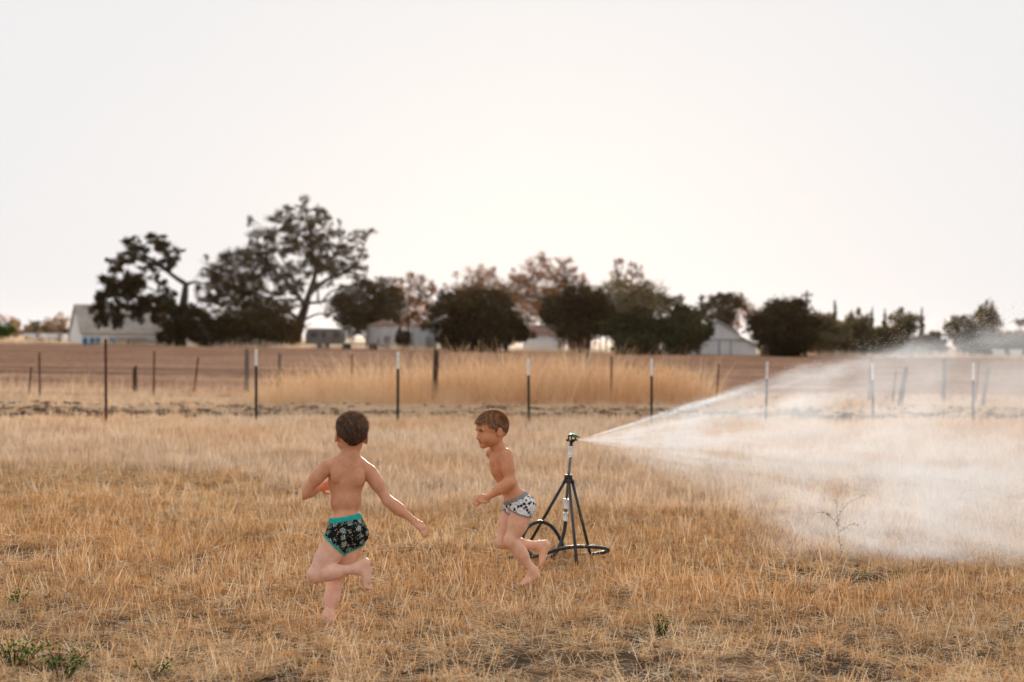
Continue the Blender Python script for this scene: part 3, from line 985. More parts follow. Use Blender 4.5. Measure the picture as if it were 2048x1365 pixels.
def gable_barn(name, label, corner, length, width, eave, ridge, rz, wall, roof, door=None):
    root = empty(name, corner, label, 'building', None, rz)
    mb = MB()
    sec = [(0, -.1), (width, -.1), (width, eave), (width / 2, ridge), (0, eave)]
    mb.add([(0, y, z) for y, z in sec] + [(length, y, z) for y, z in sec], [(4, 3, 2, 1, 0), (5, 6, 7, 8, 9)] + [(i, (i + 1) % 5, (i + 1) % 5 + 5, i + 5) for i in range(5)])
    mb.build('wall', wall, root)
    s = (ridge - eave) / (width / 2)
    rb = MB()
    o, t = .35, .12
    for sgn in (0, 1):
        y0, y1 = (-o, width / 2) if sgn == 0 else (width + o, width / 2)
        z0, z1 = eave - o * s, ridge
        q = [(-.3, y0, z0 + .02), (length + .3, y0, z0 + .02), (length + .3, y1, z1 + .02), (-.3, y1, z1 + .02)]
        rb.add(q + [(a, b, c + t) for a, b, c in q], [(0, 1, 2, 3), (7, 6, 5, 4), (0, 4, 5, 1), (1, 5, 6, 2), (2, 6, 7, 3), (3, 7, 4, 0)])
    rb.build('roof', roof, root)
    if door:
        for (x0, x1, z1) in door:
            MB().box(x0, x1, -.06, .02, 0.0, z1).build('door', M['dark_gap'], root)
    return root


gable_barn('barn', 'low white barn with a big grey roof behind the left oak', ground(163, 689), 17, 8.2, 1.65, 5.1, math.radians(27), M['white_wall'], M['grey_roof'], [(9.5, 10.4, 1.4)])

# white barn on the right: tall centre with a lean-to on either side
bB = ground(1432, 712)
kB = px_m(bB.y)
root = empty('barn', bB, 'white gabled barn with side lean-tos at the right of the farm', 'building')
hx = lambda x: (x - 1432) * kB
hz = lambda y: (712 - y) * kB
mb = MB().prism([(hx(1350), -.1), (hx(1514), -.1), (hx(1510), hz(689)), (hx(1478.5), hz(673)), (hx(1478), hz(667)), (hx(1432), hz(643)), (hx(1386), hz(667)), (hx(1385.5), hz(673)), (hx(1354), hz(689))], 0, 14)
mb.build('wall', M['white_wall'], root)
rb = MB()
for a, b in (((1479.5, 668.5), (1432, 642)), ((1384.5, 668.5), (1432, 642)), ((1512, 690.5), (1479, 673.5)), ((1352, 690.5), (1385, 673.5))):
    q = [(hx(a[0]), -.3, hz(a[1])), (hx(b[0]), -.3, hz(b[1])), (hx(b[0]), 14.3, hz(b[1])), (hx(a[0]), 14.3, hz(a[1]))]
    rb.add([(x, y, z + .03) for x, y, z in q] + [(x, y, z + .13) for x, y, z in q], [(0, 1, 2, 3), (7, 6, 5, 4), (0, 4, 5, 1), (1, 5, 6, 2), (2, 6, 7, 3), (3, 7, 4, 0)])
rb.build('roof', M['tin'], root)
for a, b in ((1417, 1438.5), (1439.5, 1462)):
    d = MB().box(hx(a), hx(b), -.07, .01, .05, hz(681)).build('door', M['white_wall'], root)
    MB().box(hx(b) - .1, hx(b), -.12, -.072, .1, hz(682)).build('batten', M['grey_metal'], d)
MB().box(hx(1405), hx(1500), -.16, -.075, hz(680.3), hz(679)).build('door_rail', M['grey_metal'], root)

# small white shed with a brown hipped roof
bS = ground(1094, 704)
kS = px_m(bS.y)
root = empty('shed', bS, 'small white shed with a brown hipped roof under the sun', 'building')
w0, w1, ze, zr = (1046 - 1094) * kS, (1131 - 1094) * kS, (704 - 670) * kS, (704 - 650) * kS
MB().box(w0, w1, 0, 4.5, -.1, ze).build('wall', M['white_wall'], root)
o = .35
MB().add([(w0 - o, -o, ze - .05), (w1 + o, -o, ze - .05), (w1 + o, 4.5 + o, ze - .05), (w0 - o, 4.5 + o, ze - .05), (w0 + 1, 2.25, zr), (w1 - 1.7, 2.25, zr)],
         [(0, 1, 5, 4), (1, 2, 5), (2, 3, 4, 5), (3, 0, 4), (3, 2, 1, 0)]).build('roof', M['brown_roof'], root)
MB().box((1116 - 1094) * kS, (1120 - 1094) * kS, -.06, .02, 0, (704 - 692) * kS).build('door', M['dark_gap'], root)

# dark red open-fronted shed under the round tree
bR = ground(1175, 703)
kR = px_m(bR.y)
root = empty('shed', bR, 'dark red open shed in the shade of the round tree', 'building')
a0, a1, zt = (1138 - 1175) * kR, (1214 - 1175) * kR, (703 - 668) * kR
MB().box(a0, (1184 - 1175) * kR, 2.0, 3.6, -.1, zt).build('wall', M['dark_red'], root)
MB().add([(a0 - .3, -.4, zt - .1), (a1 + .3, -.4, zt - .1), (a1 + .3, 4, zt + .5), (a0 - .3, 4, zt + .5), (a0 - .3, -.4, zt), (a1 + .3, -.4, zt), (a1 + .3, 4, zt + .6), (a0 - .3, 4, zt + .6)],
         [(3, 2, 1, 0), (4, 5, 6, 7), (0, 1, 5, 4), (1, 2, 6, 5), (2, 3, 7, 6), (3, 0, 4, 7)]).build('roof', M['brown_roof'], root)
for x in (1140, 1150, 1166, 1188, 1200, 1212):
    MB().box((x - 1175) * kR - .08, (x - 1175) * kR + .08, -.1, .06, -.1, zt - .08).build('post', M['dark_red'], root)


def grain_bin(label, cx, ybase, x0, x1, yeave, ytop):
    b = ground(cx, ybase)
    k = px_m(b.y)
    root = empty('grain_bin', b + Vector((0, (x1 - x0) * k / 2, 0)), label, 'silo', 'corrugated grain bins')
    r_ = (x1 - x0) * k / 2
    he, ht = (ybase - yeave) * k, (ybase - ytop) * k
    prof = [(r_, -.1)]
    nb = 9
    for j in range(nb):
        for t, dr in ((.0, -.05), (.25, .03), (.5, .05), (.75, .03)):
            prof.append((r_ + dr, he * (j + t) / nb))
    prof.append((r_, he))
    MB().lathe(prof, 36).build('wall', M['tin'], root, True)
    MB().lathe([(r_ + .18, he - .06), (r_ + .18, he + .02), (r_ * .5, (he + ht) / 2 + .02), (.32, ht - .1), (.3, ht), (.05, ht + .05)], 36).build('roof', M['brown_roof'], root)
    MB().box(.15 * r_, .55 * r_, -r_ - .1, -r_ * .82, .25, 1.6).build('door', M['grey_metal'], root)


grain_bin('left corrugated grain bin half covered by hanging leaves', 763, 699, 732, 794, 651, 640)
grain_bin('right corrugated grain bin with a pointed conical roof', 846, 702, 819, 873, 652, 638)


def wheel(parent, x, y, r_, w=.22):
    mb = MB().lathe([(r_ * .55, -w / 2), (r_ * .95, -w / 2), (r_, -w / 4), (r_, w / 4), (r_ * .95, w / 2), (r_ * .55, w / 2)], 18, (x, y, r_), Matrix.Rotation(math.pi / 2, 4, 'X'))
    wo_ = mb.build('wheel', M['tyre'], parent, False)
    MB().lathe([(r_ * .53, -w / 2 + .01), (r_ * .3, -w / 2 - .01), (r_ * .3, w / 2 + .01), (r_ * .53, w / 2 - .01)], 14, (x, y, r_), Matrix.Rotation(math.pi / 2, 4, 'X')).build('rim', M['grey_metal'], wo_)


# grey caravan beside the tall oak
b = ground(648, 699)
root = empty('caravan', b, 'grey caravan parked right of the tall oak trunk', 'trailer')
MB().prism([(-2.1, .55), (1.9, .55), (2.2, 1.0), (2.2, 1.9), (1.7, 2.35), (-1.7, 2.35), (-2.15, 1.8)], 0, 2.1).build('body', M['dull_paint'], root, bevel=.05)
for x0, x1 in ((-1.6, -.7), (-.3, .2), (1.0, 1.7)):
    MB().box(x0, x1, -.03, .02, 1.3, 1.95).build('window', M['glass_dark'], root)
MB().box(.35, .85, -.04, .02, .65, 2.0).build('door', M['dull_paint'], root)
for x in (-.5, .3):
    wheel(root, x, .1, .33)
MB().tube([(-2.0, 1.0, .55), (-3.0, 1.0, .5)], .05, 6).build('drawbar', M['dark_gap'], root)
# flat hay wagon
b = ground(718, 702)
root = empty('farm_wagon', b, 'dark flat farm wagon in front of the left grain bin', 'wagon')
MB().box(-2.0, 2.0, 0, 1.8, .62, .78).build('deck', M['old_wood'], root)
for x in (-1.4, 1.4):
    wheel(root, x, .05, .38)
    wheel(root, x, 1.75, .38)
MB().tube([(2, .9, .6), (3.2, .9, .35)], .06, 6).build('drawbar', M['dark_gap'], root)
for x in (-1.95, 1.95):
    MB().box(x - .05, x + .05, .1, 1.7, .78, 1.3).build('end_rack', M['old_wood'], root)
# boat on a trailer before the left barn
b = ground(272, 692)
root = empty('boat', b, 'long white boat on a trailer under the left oak', 'boat')
hull = MB()
secs = []
for t in np.linspace(0, 1, 9):
    x = -2.6 + 5.0 * t
    w = .75 * (1 - max(0, (t - .6) / .4) ** 2 * .9)
    secs.append([(x, .9 - w, .98), (x, .9 - w * .85, .62), (x, .9, .5 + .3 * max(0, t - .7)), (x, .9 + w * .85, .62), (x, .9 + w, .98)])
vs_ = [p for s in secs for p in s]
fs_ = [(i * 5 + j, (i + 1) * 5 + j, (i + 1) * 5 + j + 1, i * 5 + j + 1) for i in range(8) for j in range(4)] + [(i * 5, i * 5 + 4, (i + 1) * 5 + 4, (i + 1) * 5) for i in range(8)] + [(0, 1, 2, 3, 4), (44, 43, 42, 41, 40)]
hull.add(vs_, fs_).build('hull', M['white_wall'], root)
MB().box(-2.5, 1.2, .08, .145, .78, .85).build('stripe', M['dark_gap'], root)
MB().tube([(-2.4, .5, .48), (1.6, .5, .48), (3.0, .9, .45)], .05, 6).build('trailer_frame', M['grey_metal'], root)
for x in (-.9, -.2):
    wheel(root, x, .12, .3)
# blue barrels along the barn foot
for j, x in enumerate((170, 184, 196, 222, 233)):
    b = ground(x, 691)
    mb = MB().lathe([(.02, 0), (.30, .01), (.30, .30), (.325, .33), (.30, .36), (.30, .62), (.325, .65), (.30, .68), (.30, .9), (.26, .93), (.02, .93)], 16)
    o_ = mb.build('barrel', M['blue'], None, True)
    o_.location = b
    tag(o_, ['leftmost blue barrel at the foot of the white barn', 'second blue barrel from the left by the white barn', 'third blue barrel from the left by the white barn',
             'fourth blue barrel from the left by the white barn', 'blue barrel nearest the boat before the white barn'][j], 'barrel', 'blue barrels along the barn')
# old orange combine with a blue tarp
b = ground(296, 688)
root = empty('combine_harvester', b, 'rusty orange farm machine with a pale canopy behind the boat', 'farm machine')
MB().box(-1.7, 1.4, 0, 2.0, .9, 2.0).build('body', M['orange'], root, bevel=.05)
MB().prism([(-2.3, 1.95), (-1.0, 1.95), (-1.0, 2.35), (-2.0, 2.3)], -.1, 2.1).build('tarp', M['blue'], root)
MB().box(-.4, 1.6, -.15, 2.15, 2.7, 2.8).build('canopy', M['white_wall'], root)
for x in (-.3, 1.5):
    for y in (0, 2.0):
        MB().tube([(x, y, 1.95), (x, y, 2.72)], .04, 6).build('canopy_post', M['grey_metal'], root)
wheel(root, -1.1, -.1, .55, .35)
wheel(root, .9, -.1, .7, .4)
MB().tube([(-.6, 1, 1.9), (-2.6, 1, 2.6), (-3.4, 1, 2.5)], .12, 8).build('auger', M['dark_gap'], root)

# long low white trailers at the far left
for x, w_, lb, st in ((65, 3.0, 'white far trailer with a red skirt at the left skyline', 'rust'), (100, 4.6, 'long white far trailer in the middle of the row', 'blue'), (129, 3.0, 'white far trailer next to the barn gable', 'grey_metal')):
    b = ground(x, 683)
    root = empty('parked_trailer', b, lb, 'trailer', 'white trailers on the left skyline')
    MB().box(-w_ / 2, w_ / 2, 0, 2, .5, 1.25).build('body', M['white_wall'], root, bevel=.04)
    MB().box(-w_ / 2 + .2, -w_ / 2 + .9, -.05, .0, .35, .75).build('panel', M[st], root)
    MB().box(w_ / 2 - 1.0, w_ / 2 - .4, -.05, .0, .8, 1.1).build('window', M['glass_dark'], root)
    for xx in (-w_ * .3, w_ * .3):
        wheel(root, xx, .1, .28)
# small white feed bins at the far right
for x, y, w_, lb in ((1895, 712, 1.0, 'white bin far off in the thin spray below the conifers'), (1996, 706, 1.5, 'white bin in front of the dark red tree'), (1999, 719, .9, 'white bin lowest at the field edge on the right'), (2034, 719, 1.0, 'white bin nearest the right border')):
    b = ground(x, y)
    root = empty('feed_bin', b, lb, 'bin', 'white bins at the right field edge')
    MB().prism([(-w_ / 2, .3), (w_ / 2, .3), (w_ / 2 + .08, .95), (-w_ / 2 - .08, .95)], 0, .8).build('body', M['white_wall'], root, bevel=.03)
    MB().prism([(-w_ / 2 - .12, .955), (w_ / 2 + .12, .955), (w_ / 2, 1.08), (-w_ / 2, 1.08)], -.06, .86).build('lid', M['white_wall'], root)
    for xx in (-w_ * .4, w_ * .4):
        for yy in (.1, .7):
            MB().box(xx - .04, xx + .04, yy - .04, yy + .04, -.05, .3).build('leg', M['grey_metal'], root)

# utility poles
for x, yb, yt, arms, lb in ((1612, 716, 582, ((592, 11), (604, 8)), 'tall utility pole with two crossarms right of the farm'), (1361, 708, 588, ((598, 8),), 'utility pole with a transformer above the treetops')):
    b = ground(x, yb)
    k = px_m(b.y)
    root = empty('utility_pole', b, lb, 'utility pole')
    MB().tube([(0, 0, -.2), (0, 0, (yb - yt) * k)], [.16, .11], 8).build('pole', M['old_wood'], root)
    for ya, hw in arms:
        a_ = MB().box(-hw * k, hw * k, -.2, -.08, (yb - ya) * k - .06, (yb - ya) * k + .06).build('crossarm', M['old_wood'], root)
        for s_ in (-.9, -.4, .4, .9):
            MB().lathe([(.03, 0), (.07, .05), (.07, .15), (.03, .2)], 8, (hw * k * s_, -.14, (yb - ya) * k + .06)).build('insulator', M['grey_metal'], a_)
    if len(arms) == 1:
        MB().lathe([(.2, 0), (.24, .05), (.24, .75), (.1, .85)], 12, (-.42, -.1, (yb - 606) * k)).build('transformer', M['grey_metal'], root)

# ------------------------------------------------------------------ fences
TPROF = [(-.017, -.012), (.017, -.012), (.017, -.007), (.0035, -.007), (.0035, .018), (-.0035, .018), (-.0035, -.007), (-.017, -.007)]


def t_post(label, xb, yb, yt, xt, tip, mat, group, paint=34):
    b = ground(xb, yb)
    h_ = ((at(xt, yt, b.y)) - b)
    root = empty('fence_post', b, label, 'fence post', group, random.uniform(-.5, .5))
    rot = Matrix.Rotation(-root.rotation_euler.z, 4, 'Z')
    k = px_m(b.y)
    L = h_.length
    ax = (rot @ h_).normalized()
    s_ = 1.35

    def seg(z0, z1, name, m_):
        mb = MB()
        c0, c1 = ax * z0, ax * z1
        n_ = len(TPROF)
        mb.add([(c0.x + x * s_, c0.y + y * s_, c0.z) for x, y in TPROF] + [(c1.x + x * s_, c1.y + y * s_, c1.z) for x, y in TPROF],
               [tuple(range(n_ - 1, -1, -1)), tuple(range(n_, 2 * n_))] + [(i, (i + 1) % n_, (i + 1) % n_ + n_, i + n_) for i in range(n_)])
        if name == 'shaft':
            z = z0 + .2
            while z < z1 - .03:
                c = ax * z
                mb.box(c.x - .008, c.x + .008, c.y - .024, c.y - .0165, c.z - .011, c.z + .011)
                z += .054
        return mb.build(name, m_, root)
    if tip:
        seg(-.25, L - paint * k, 'shaft', mat)
        seg(L - paint * k, L, 'painted_tip', M['post_white'])
    else:
        seg(-.25, L, 'shaft', mat)


NEAR = 'steel posts of the near fence'
for xb, yt, xt, tip, lb in ((213, 678, 212, 0, 'rusty unpainted steel fence post left of all the white tipped ones'), (513, 698, 513, 1, 'white tipped steel post between the rusty post and the near boy'),
                            (795, 704, 796, 1, 'white tipped steel post standing between the two boys'), (1057, 717, 1056, 1, 'white tipped steel post right above the farther boy'),
                            (1302, 718, 1303, 1, 'white tipped steel post crossed by the water jet'), (1531, 724, 1534, 1, 'first white tipped post veiled by the spray'),
                            (1746, 726, 1744, 1, 'second white tipped post veiled by the spray'), (1945, 727, 1946, 1, 'rightmost white tipped post in the spray')):
    t_post(lb, xb, 853, yt, xt, tip, M['post_green'] if tip else M['post_rust'], NEAR)


def wood_post(label, xb, yb, xt, yt, wpx, mat='old_wood', jag=.5, name='wooden_post', taper=.85):
    b = ground(xb, yb)
    k = px_m(b.y)
    t = at(xt, yt, b.y) - b
    rg = random.Random(int(xb * 7 + yb))
    seg, ring = 10, 8
    mb = MB()
    vs_, fs_ = [], []
    for i in range(seg + 1):
        f = i / seg
        c = t * f + Vector((0, 0, -.2 * (1 - f)))
        for j in range(ring):
            w = 2 * math.pi * j / ring
            rr = wpx * k / 2 * (1 + (taper - 1) * f) * rg.uniform(.86, 1.12)
            z = rg.uniform(-jag, jag) * wpx * k if i == seg else 0
            vs_.append(c + Vector((math.cos(w) * rr, math.sin(w) * rr, z)))
    for i in range(seg):
        for j in range(ring):
            q = (j + 1) % ring
            fs_.append((i * ring + j, i * ring + q, (i + 1) * ring + q, (i + 1) * ring + j))
    fs_.append(tuple(range(seg * ring, seg * ring + ring)))
    mb.add(vs_, fs_)
    o_ = mb.build(name, M[mat], None, False)
    o_.location = b
    return tag(o_, label, 'fence post', 'posts of the old fence')


wood_post('weathered thick wooden post beside the white tipped post on the left', 493, 790, 494, 699, 10, jag=.2)
wood_post('short dark wooden stump post in the weeds on the left', 270, 788, 270, 734, 10, 'burnt_wood')
wood_post('leaning weathered post where the tall grass begins', 556, 792, 560, 709, 8)
wood_post('blackened rotten post standing in the tall grass', 868, 806, 873, 702, 13, 'burnt_wood', .9)
wood_post('greyish post stub far out by the tall grass edge', 1173, 795, 1176, 703, 6)
wood_post('broken wooden post in the spray leaning right', 1797, 812, 1812, 738, 11, 'burnt_wood', .6)
wood_post('thin broken slat post beside the leaning one in the spray', 1783, 808, 1792, 744, 5, 'burnt_wood', .6)
wood_post('upright wooden post in the thick of the spray', 1886, 808, 1890, 720, 10)
wood_post('leaning wooden post close to the right border', 1962, 814, 1978, 733, 9)
wood_post('wooden post behind the second veiled steel post', 1738, 804, 1742, 718, 8)
OLD = 'rusty steel posts of the old fence'
for xb, yb, xt, yt, lb in ((58, 792, 63, 734, 'short rusty steel post tilted at the far left'), (80, 797, 79, 706, 'thin upright rusty steel post near the left border'), (308, 793, 309, 703, 'rusty steel post in the weeds left of the leaning one'),
                           (388, 787, 397, 715, 'rusty steel post leaning right in the weeds'), (1222, 806, 1224, 714, 'dark steel post inside the tall grass on the right'),
                           (1432, 804, 1438, 729, 'dark steel post just right of the tall grass'), (1950, 808, 1958, 724, 'thin steel post beside the leaning wooden one'), (703, 800, 704, 708, 'thin steel post in the tall grass near the tall oak')):
    t_post(lb, xb, yb, yt, xt, 0, M['post_rust'], OLD)

# ------------------------------------------------------------------ sprinkler on its tripod
fL, fF, fR = ground(1046, 1101), ground(1156, 1141), ground(1186, 1122)
YS = 9.72
base = Vector((at(1136, 958, YS).x, YS, 0))
root = empty('sprinkler_stand', base, 'black tripod stand carrying a grey riser and spraying sprinkler head', 'sprinkler')
S = lambda px, py, dy=0.0: at(px, py, YS + dy) - base
pc = S(1136.5, 957)
ax = (S(1141, 890) - S(1136.5, 957)).normalized()
for f in (fL, fF, fR):
    d = (f - base - pc)
    d.z = 0
    d.normalize()
    top = pc + d * .028 + Vector((0, 0, -.015))
    foot = f - base
    foot.z = -.03
    leg = MB().tube([top, foot], .0105, 12).build('leg', M['black_pipe'], root, True)
    MB().tube([pc + d * .012, pc + d * .04 + Vector((0, 0, -.03))], .013, 10).build('clamp', M['black_plastic'], leg)
MB().lathe([(.012, -.032), (.024, -.03), (.026, -.012), (.024, -.004), (.028, 0), (.028, .02), (.022, .024), (.013, .026)], 20, pc, ax.to_track_quat('Z', 'Y').to_matrix().to_4x4()).build('collar', M['black_plastic'], root, True)
MB().tube([S(1133, 1003, .01), pc, S(1141, 914)], .0095, 14).build('riser_pipe', M['grey_pipe'], root, True)


def coupling(p0, p1, r_, name='coupling', mat='white_pvc'):
    d = (p1 - p0)
    L = d.length
    MB().lathe([(r_ * .75, 0), (r_ * .95, 0), (r_, L * .05), (r_, L * .16), (r_ * .9, L * .2), (r_ * .9, L * .8), (r_, L * .84), (r_, L * .95), (r_ * .95, L), (r_ * .75, L)], 20, p0,
               d.to_track_quat('Z', 'Y').to_matrix().to_4x4()).build(name, M[mat], root, True)


coupling(S(1140.3, 912), S(1142, 892.5), .0175)
coupling(S(1131.8, 1018.5, .012), S(1133.3, 998, .012), .0175)
coupling(S(1130.3, 1042.5, .014), S(1131.4, 1025, .014), .0185)
coupling(S(1131.3, 1026, .013), S(1131.9, 1017.6, .013), .0125, 'nipple', 'grey_pipe')
# sprinkler head
hd = ax
MB().lathe([(.009, 0), (.0165, .001), (.015, .006), (.010, .009), (.010, .018), (.014, .020), (.0075, .027)], 16, S(1142, 893), hd.to_track_quat('Z', 'Y').to_matrix().to_4x4()).build('bearing', M['black_plastic'], root, True)
hb = MB()
c0 = S(1143, 884)
hb.tube([S(1142.3, 886), S(1137.5, 879.5), S(1137, 873), S(1140, 870)], .0055, 8)          # left bridge
hb.tube([S(1142.3, 886), S(1149, 882), S(1151.5, 877), S(1148.5, 872.5)], .0055, 8)        # right bridge
hb.tube([S(1138, 871.5), S(1150, 873.5)], .006, 8)                                          # top bar
hb.tube([S(1143, 886.5), S(1142.5, 872)], .0045, 8)                                         # centre pin
hb.tube([S(1143, 881.5), S(1148, 880.3), S(1154.5, 880.5)], [.0065, .0068, .0045], 10)      # nozzle barrel
hb.build('head_body', M['black_plastic'], root, True)
wgt = MB().lathe([(.004, 0), (.0085, .001), (.0085, .016), (.004, .018)], 12, S(1137.5, 881), Vector((-1, 0, .02)).to_track_quat('Z', 'Y').to_matrix().to_4x4())
wgt.build('counterweight', M['black_plastic'], root, True)
sp = MB()
for dy in (0,):
    pts = [S(1139.3, 871.5), S(1140.5, 868.6), S(1144, 867.4), S(1148, 868.2), S(1154.5, 871), S(1161, 875.2), S(1158.5, 876), S(1153, 875.3), S(1149.5, 874.2), S(1145, 872)]
    n_ = len(pts)
    sp.add([p + Vector((0, -.011, 0)) for p in pts] + [p + Vector((0, .011, 0)) for p in pts], [tuple(range(n_)), tuple(range(2 * n_ - 1, n_ - 1, -1))] + [(i, i + n_, (i + 1) % n_ + n_, (i + 1) % n_) for i in range(n_)])
sp.build('swing_arm', M['green_plastic'], root, bevel=.0025)

# hose
hp = [(1131, 1043, .014), (1129, 1060, .014), (1122, 1085, 0), (1108, 1110, -.06), (1085, 1117, -.10), (1058, 1106, -.10), (1046, 1080, -.06), (1056, 1055, -.02), (1080, 1044, .02), (1104, 1054, .06), (1121, 1080, .10), (1132, 1108, .12),
      (1150, 1112, .05), (1185, 1109, .0), (1212, 1104, -.05), (1215, 1099, -.12), (1195, 1095, -.20), (1152, 1094, -.27), (1117, 1099, -.30), (1090, 1108, -.27), (1060, 1115, -.2), (1030, 1116, -.16), (1006, 1118, -.12), (985, 1124, -.08)]
hpts = smooth_path([S(*p) for p in hp], 8)
hpts = [Vector((p.x, p.y, max(p.z, .012 if i < len(hpts) - 8 else -.01))) for i, p in enumerate(hpts)]
ho = MB().tube(hpts, .0125, 12).build('hose', M['black_pipe'], None, True)
ho.location = base
tag(ho, 'black hose looped on the ground beneath the sprinkler tripod', 'hose')

# ------------------------------------------------------------------ people: implicit bodies turned into one continuous mesh each


class Blob:
    def __init__(s, lo, hi, vox):
        s.lo, s.vox = np.array(lo, np.float32), vox
        n = np.ceil((np.array(hi) - np.array(lo)) / vox).astype(int) + 1
        s.d = np.full(n, .06, np.float32)
        s.ax = [s.lo[i] + vox * np.arange(n[i], dtype=np.float32) for i in range(3)]

    def win(s, lo, hi):
        i0 = [max(0, int((lo[i] - s.lo[i]) / s.vox)) for i in range(3)]
        i1 = [min(s.d.shape[i], int((hi[i] - s.lo[i]) / s.vox) + 2) for i in range(3)]
        sl_ = tuple(slice(a, max(a, b)) for a, b in zip(i0, i1))
        P = np.stack(np.meshgrid(*[s.ax[i][sl_[i]] for i in range(3)], indexing='ij'), -1)
        return sl_, P

    def put(s, sl_, d, k, sub=False):
        a = s.d[sl_]
        if sub:
            d = -d
            h = np.maximum(k - np.abs(a - d), 0) / k
            s.d[sl_] = np.maximum(a, d) + h * h * k * .25
        else:
            h = np.maximum(k - np.abs(a - d), 0) / k
            s.d[sl_] = np.minimum(a, d) - h * h * k * .25

    def cone(s, a, b, ra, rb, k=.012, sub=False):
        a, b = np.array(a[:], np.float32), np.array(b[:], np.float32)
        m = max(ra, rb) + .055
        sl_, P = s.win(np.minimum(a, b) - m, np.maximum(a, b) + m)
        ba = b - a
        t = np.clip(((P - a) @ ba) / max(1e-9, ba @ ba), 0, 1)
        d = np.linalg.norm(P - a - t[..., None] * ba, axis=-1) - (ra + (rb - ra) * t)
        s.put(sl_, d, k, sub)

    def chain(s, pts, rad, k=.012):
        for i in range(len(pts) - 1):
            s.cone(pts[i], pts[i + 1], rad[i], rad[i + 1], k)

    def ell(s, c, r, axes=None, k=.02, sub=False):
        c, r = np.array(c[:], np.float32), np.array(r, np.float32)
        A = np.array([v[:] for v in axes], np.float32) if axes is not None else np.eye(3, dtype=np.float32)
        m = r.max() + .055
        sl_, P = s.win(c - m, c + m)
        q = (P - c) @ A.T
        k0 = np.linalg.norm(q / r, axis=-1)
        k1 = np.linalg.norm(q / (r * r), axis=-1)
        s.put(sl_, k0 * (k0 - 1) / np.maximum(k1, 1e-6), k, sub)

    def grid(s):
        return np.stack(np.meshgrid(*s.ax, indexing='ij'), -1)


def surface(d, lo, vox):
    """surface nets"""
    sgn = d < 0
    c = np.zeros(np.array(d.shape) - 1, np.int8)
    offs = [(i, j, k) for i in (0, 1) for j in (0, 1) for k in (0, 1)]
    for i, j, k in offs:
        c += sgn[i:d.shape[0] - 1 + i, j:d.shape[1] - 1 + j, k:d.shape[2] - 1 + k]
    I = np.argwhere((c > 0) & (c < 8))
    idx = np.full(c.shape, -1, np.int32)
    idx[I[:, 0], I[:, 1], I[:, 2]] = np.arange(len(I))
    val = np.stack([d[I[:, 0] + o[0], I[:, 1] + o[1], I[:, 2] + o[2]] for o in offs], 1)
    acc, cnt = np.zeros((len(I), 3)), np.zeros((len(I), 1))
    oa = np.array(offs, float)
    for a in range(8):
        for b in range(a + 1, 8):
            if np.abs(oa[a] - oa[b]).sum() != 1:
                continue
            x = (val[:, a] < 0) != (val[:, b] < 0)
            t = val[:, a] / np.where(val[:, a] == val[:, b], 1, val[:, a] - val[:, b])
            p = oa[a] + t[:, None] * (oa[b] - oa[a])
            acc += np.where(x[:, None], p, 0)
            cnt += x[:, None]
    V = (I + acc / np.maximum(cnt, 1)) * vox + lo
    Fs = []
    for axn in range(3):
        u, w = [q for q in range(3) if q != axn]
        s0 = [slice(None)] * 3
        s1 = [slice(None)] * 3
        s0[axn], s1[axn] = slice(0, -1), slice(1, None)
        e = sgn[tuple(s0)] != sgn[tuple(s1)]
        E = np.argwhere(e)
        ok = (E[:, u] > 0) & (E[:, w] > 0) & (E[:, u] < d.shape[u] - 1) & (E[:, w] < d.shape[w] - 1)
        E = E[ok]

        def cell(du, dw):
            q = E.copy()
            q[:, u] += du
            q[:, w] += dw
            return idx[q[:, 0], q[:, 1], q[:, 2]]
        Q = np.stack([cell(-1, -1), cell(0, -1), cell(0, 0), cell(-1, 0)], 1)
        flip = sgn[E[:, 0], E[:, 1], E[:, 2]]
        if axn == 1:
            flip = ~flip
        Q[~flip] = Q[~flip][:, ::-1]
        Fs.append(Q)
    return V, np.concatenate(Fs)


def relax(V, F, it=2, lam=.5):
    for _ in range(it):
        acc, cnt = np.zeros_like(V), np.zeros((len(V), 1))
        for a, b in ((0, 1), (1, 2), (2, 3), (3, 0)):
            for x, y in ((a, b), (b, a)):
                np.add.at(acc, F[:, x], V[F[:, y]])
                np.add.at(cnt, F[:, x], 1)
        V = V + lam * (acc / np.maximum(cnt, 1) - V)
    return V


def unit(*v):
    return Vector(v).normalized()


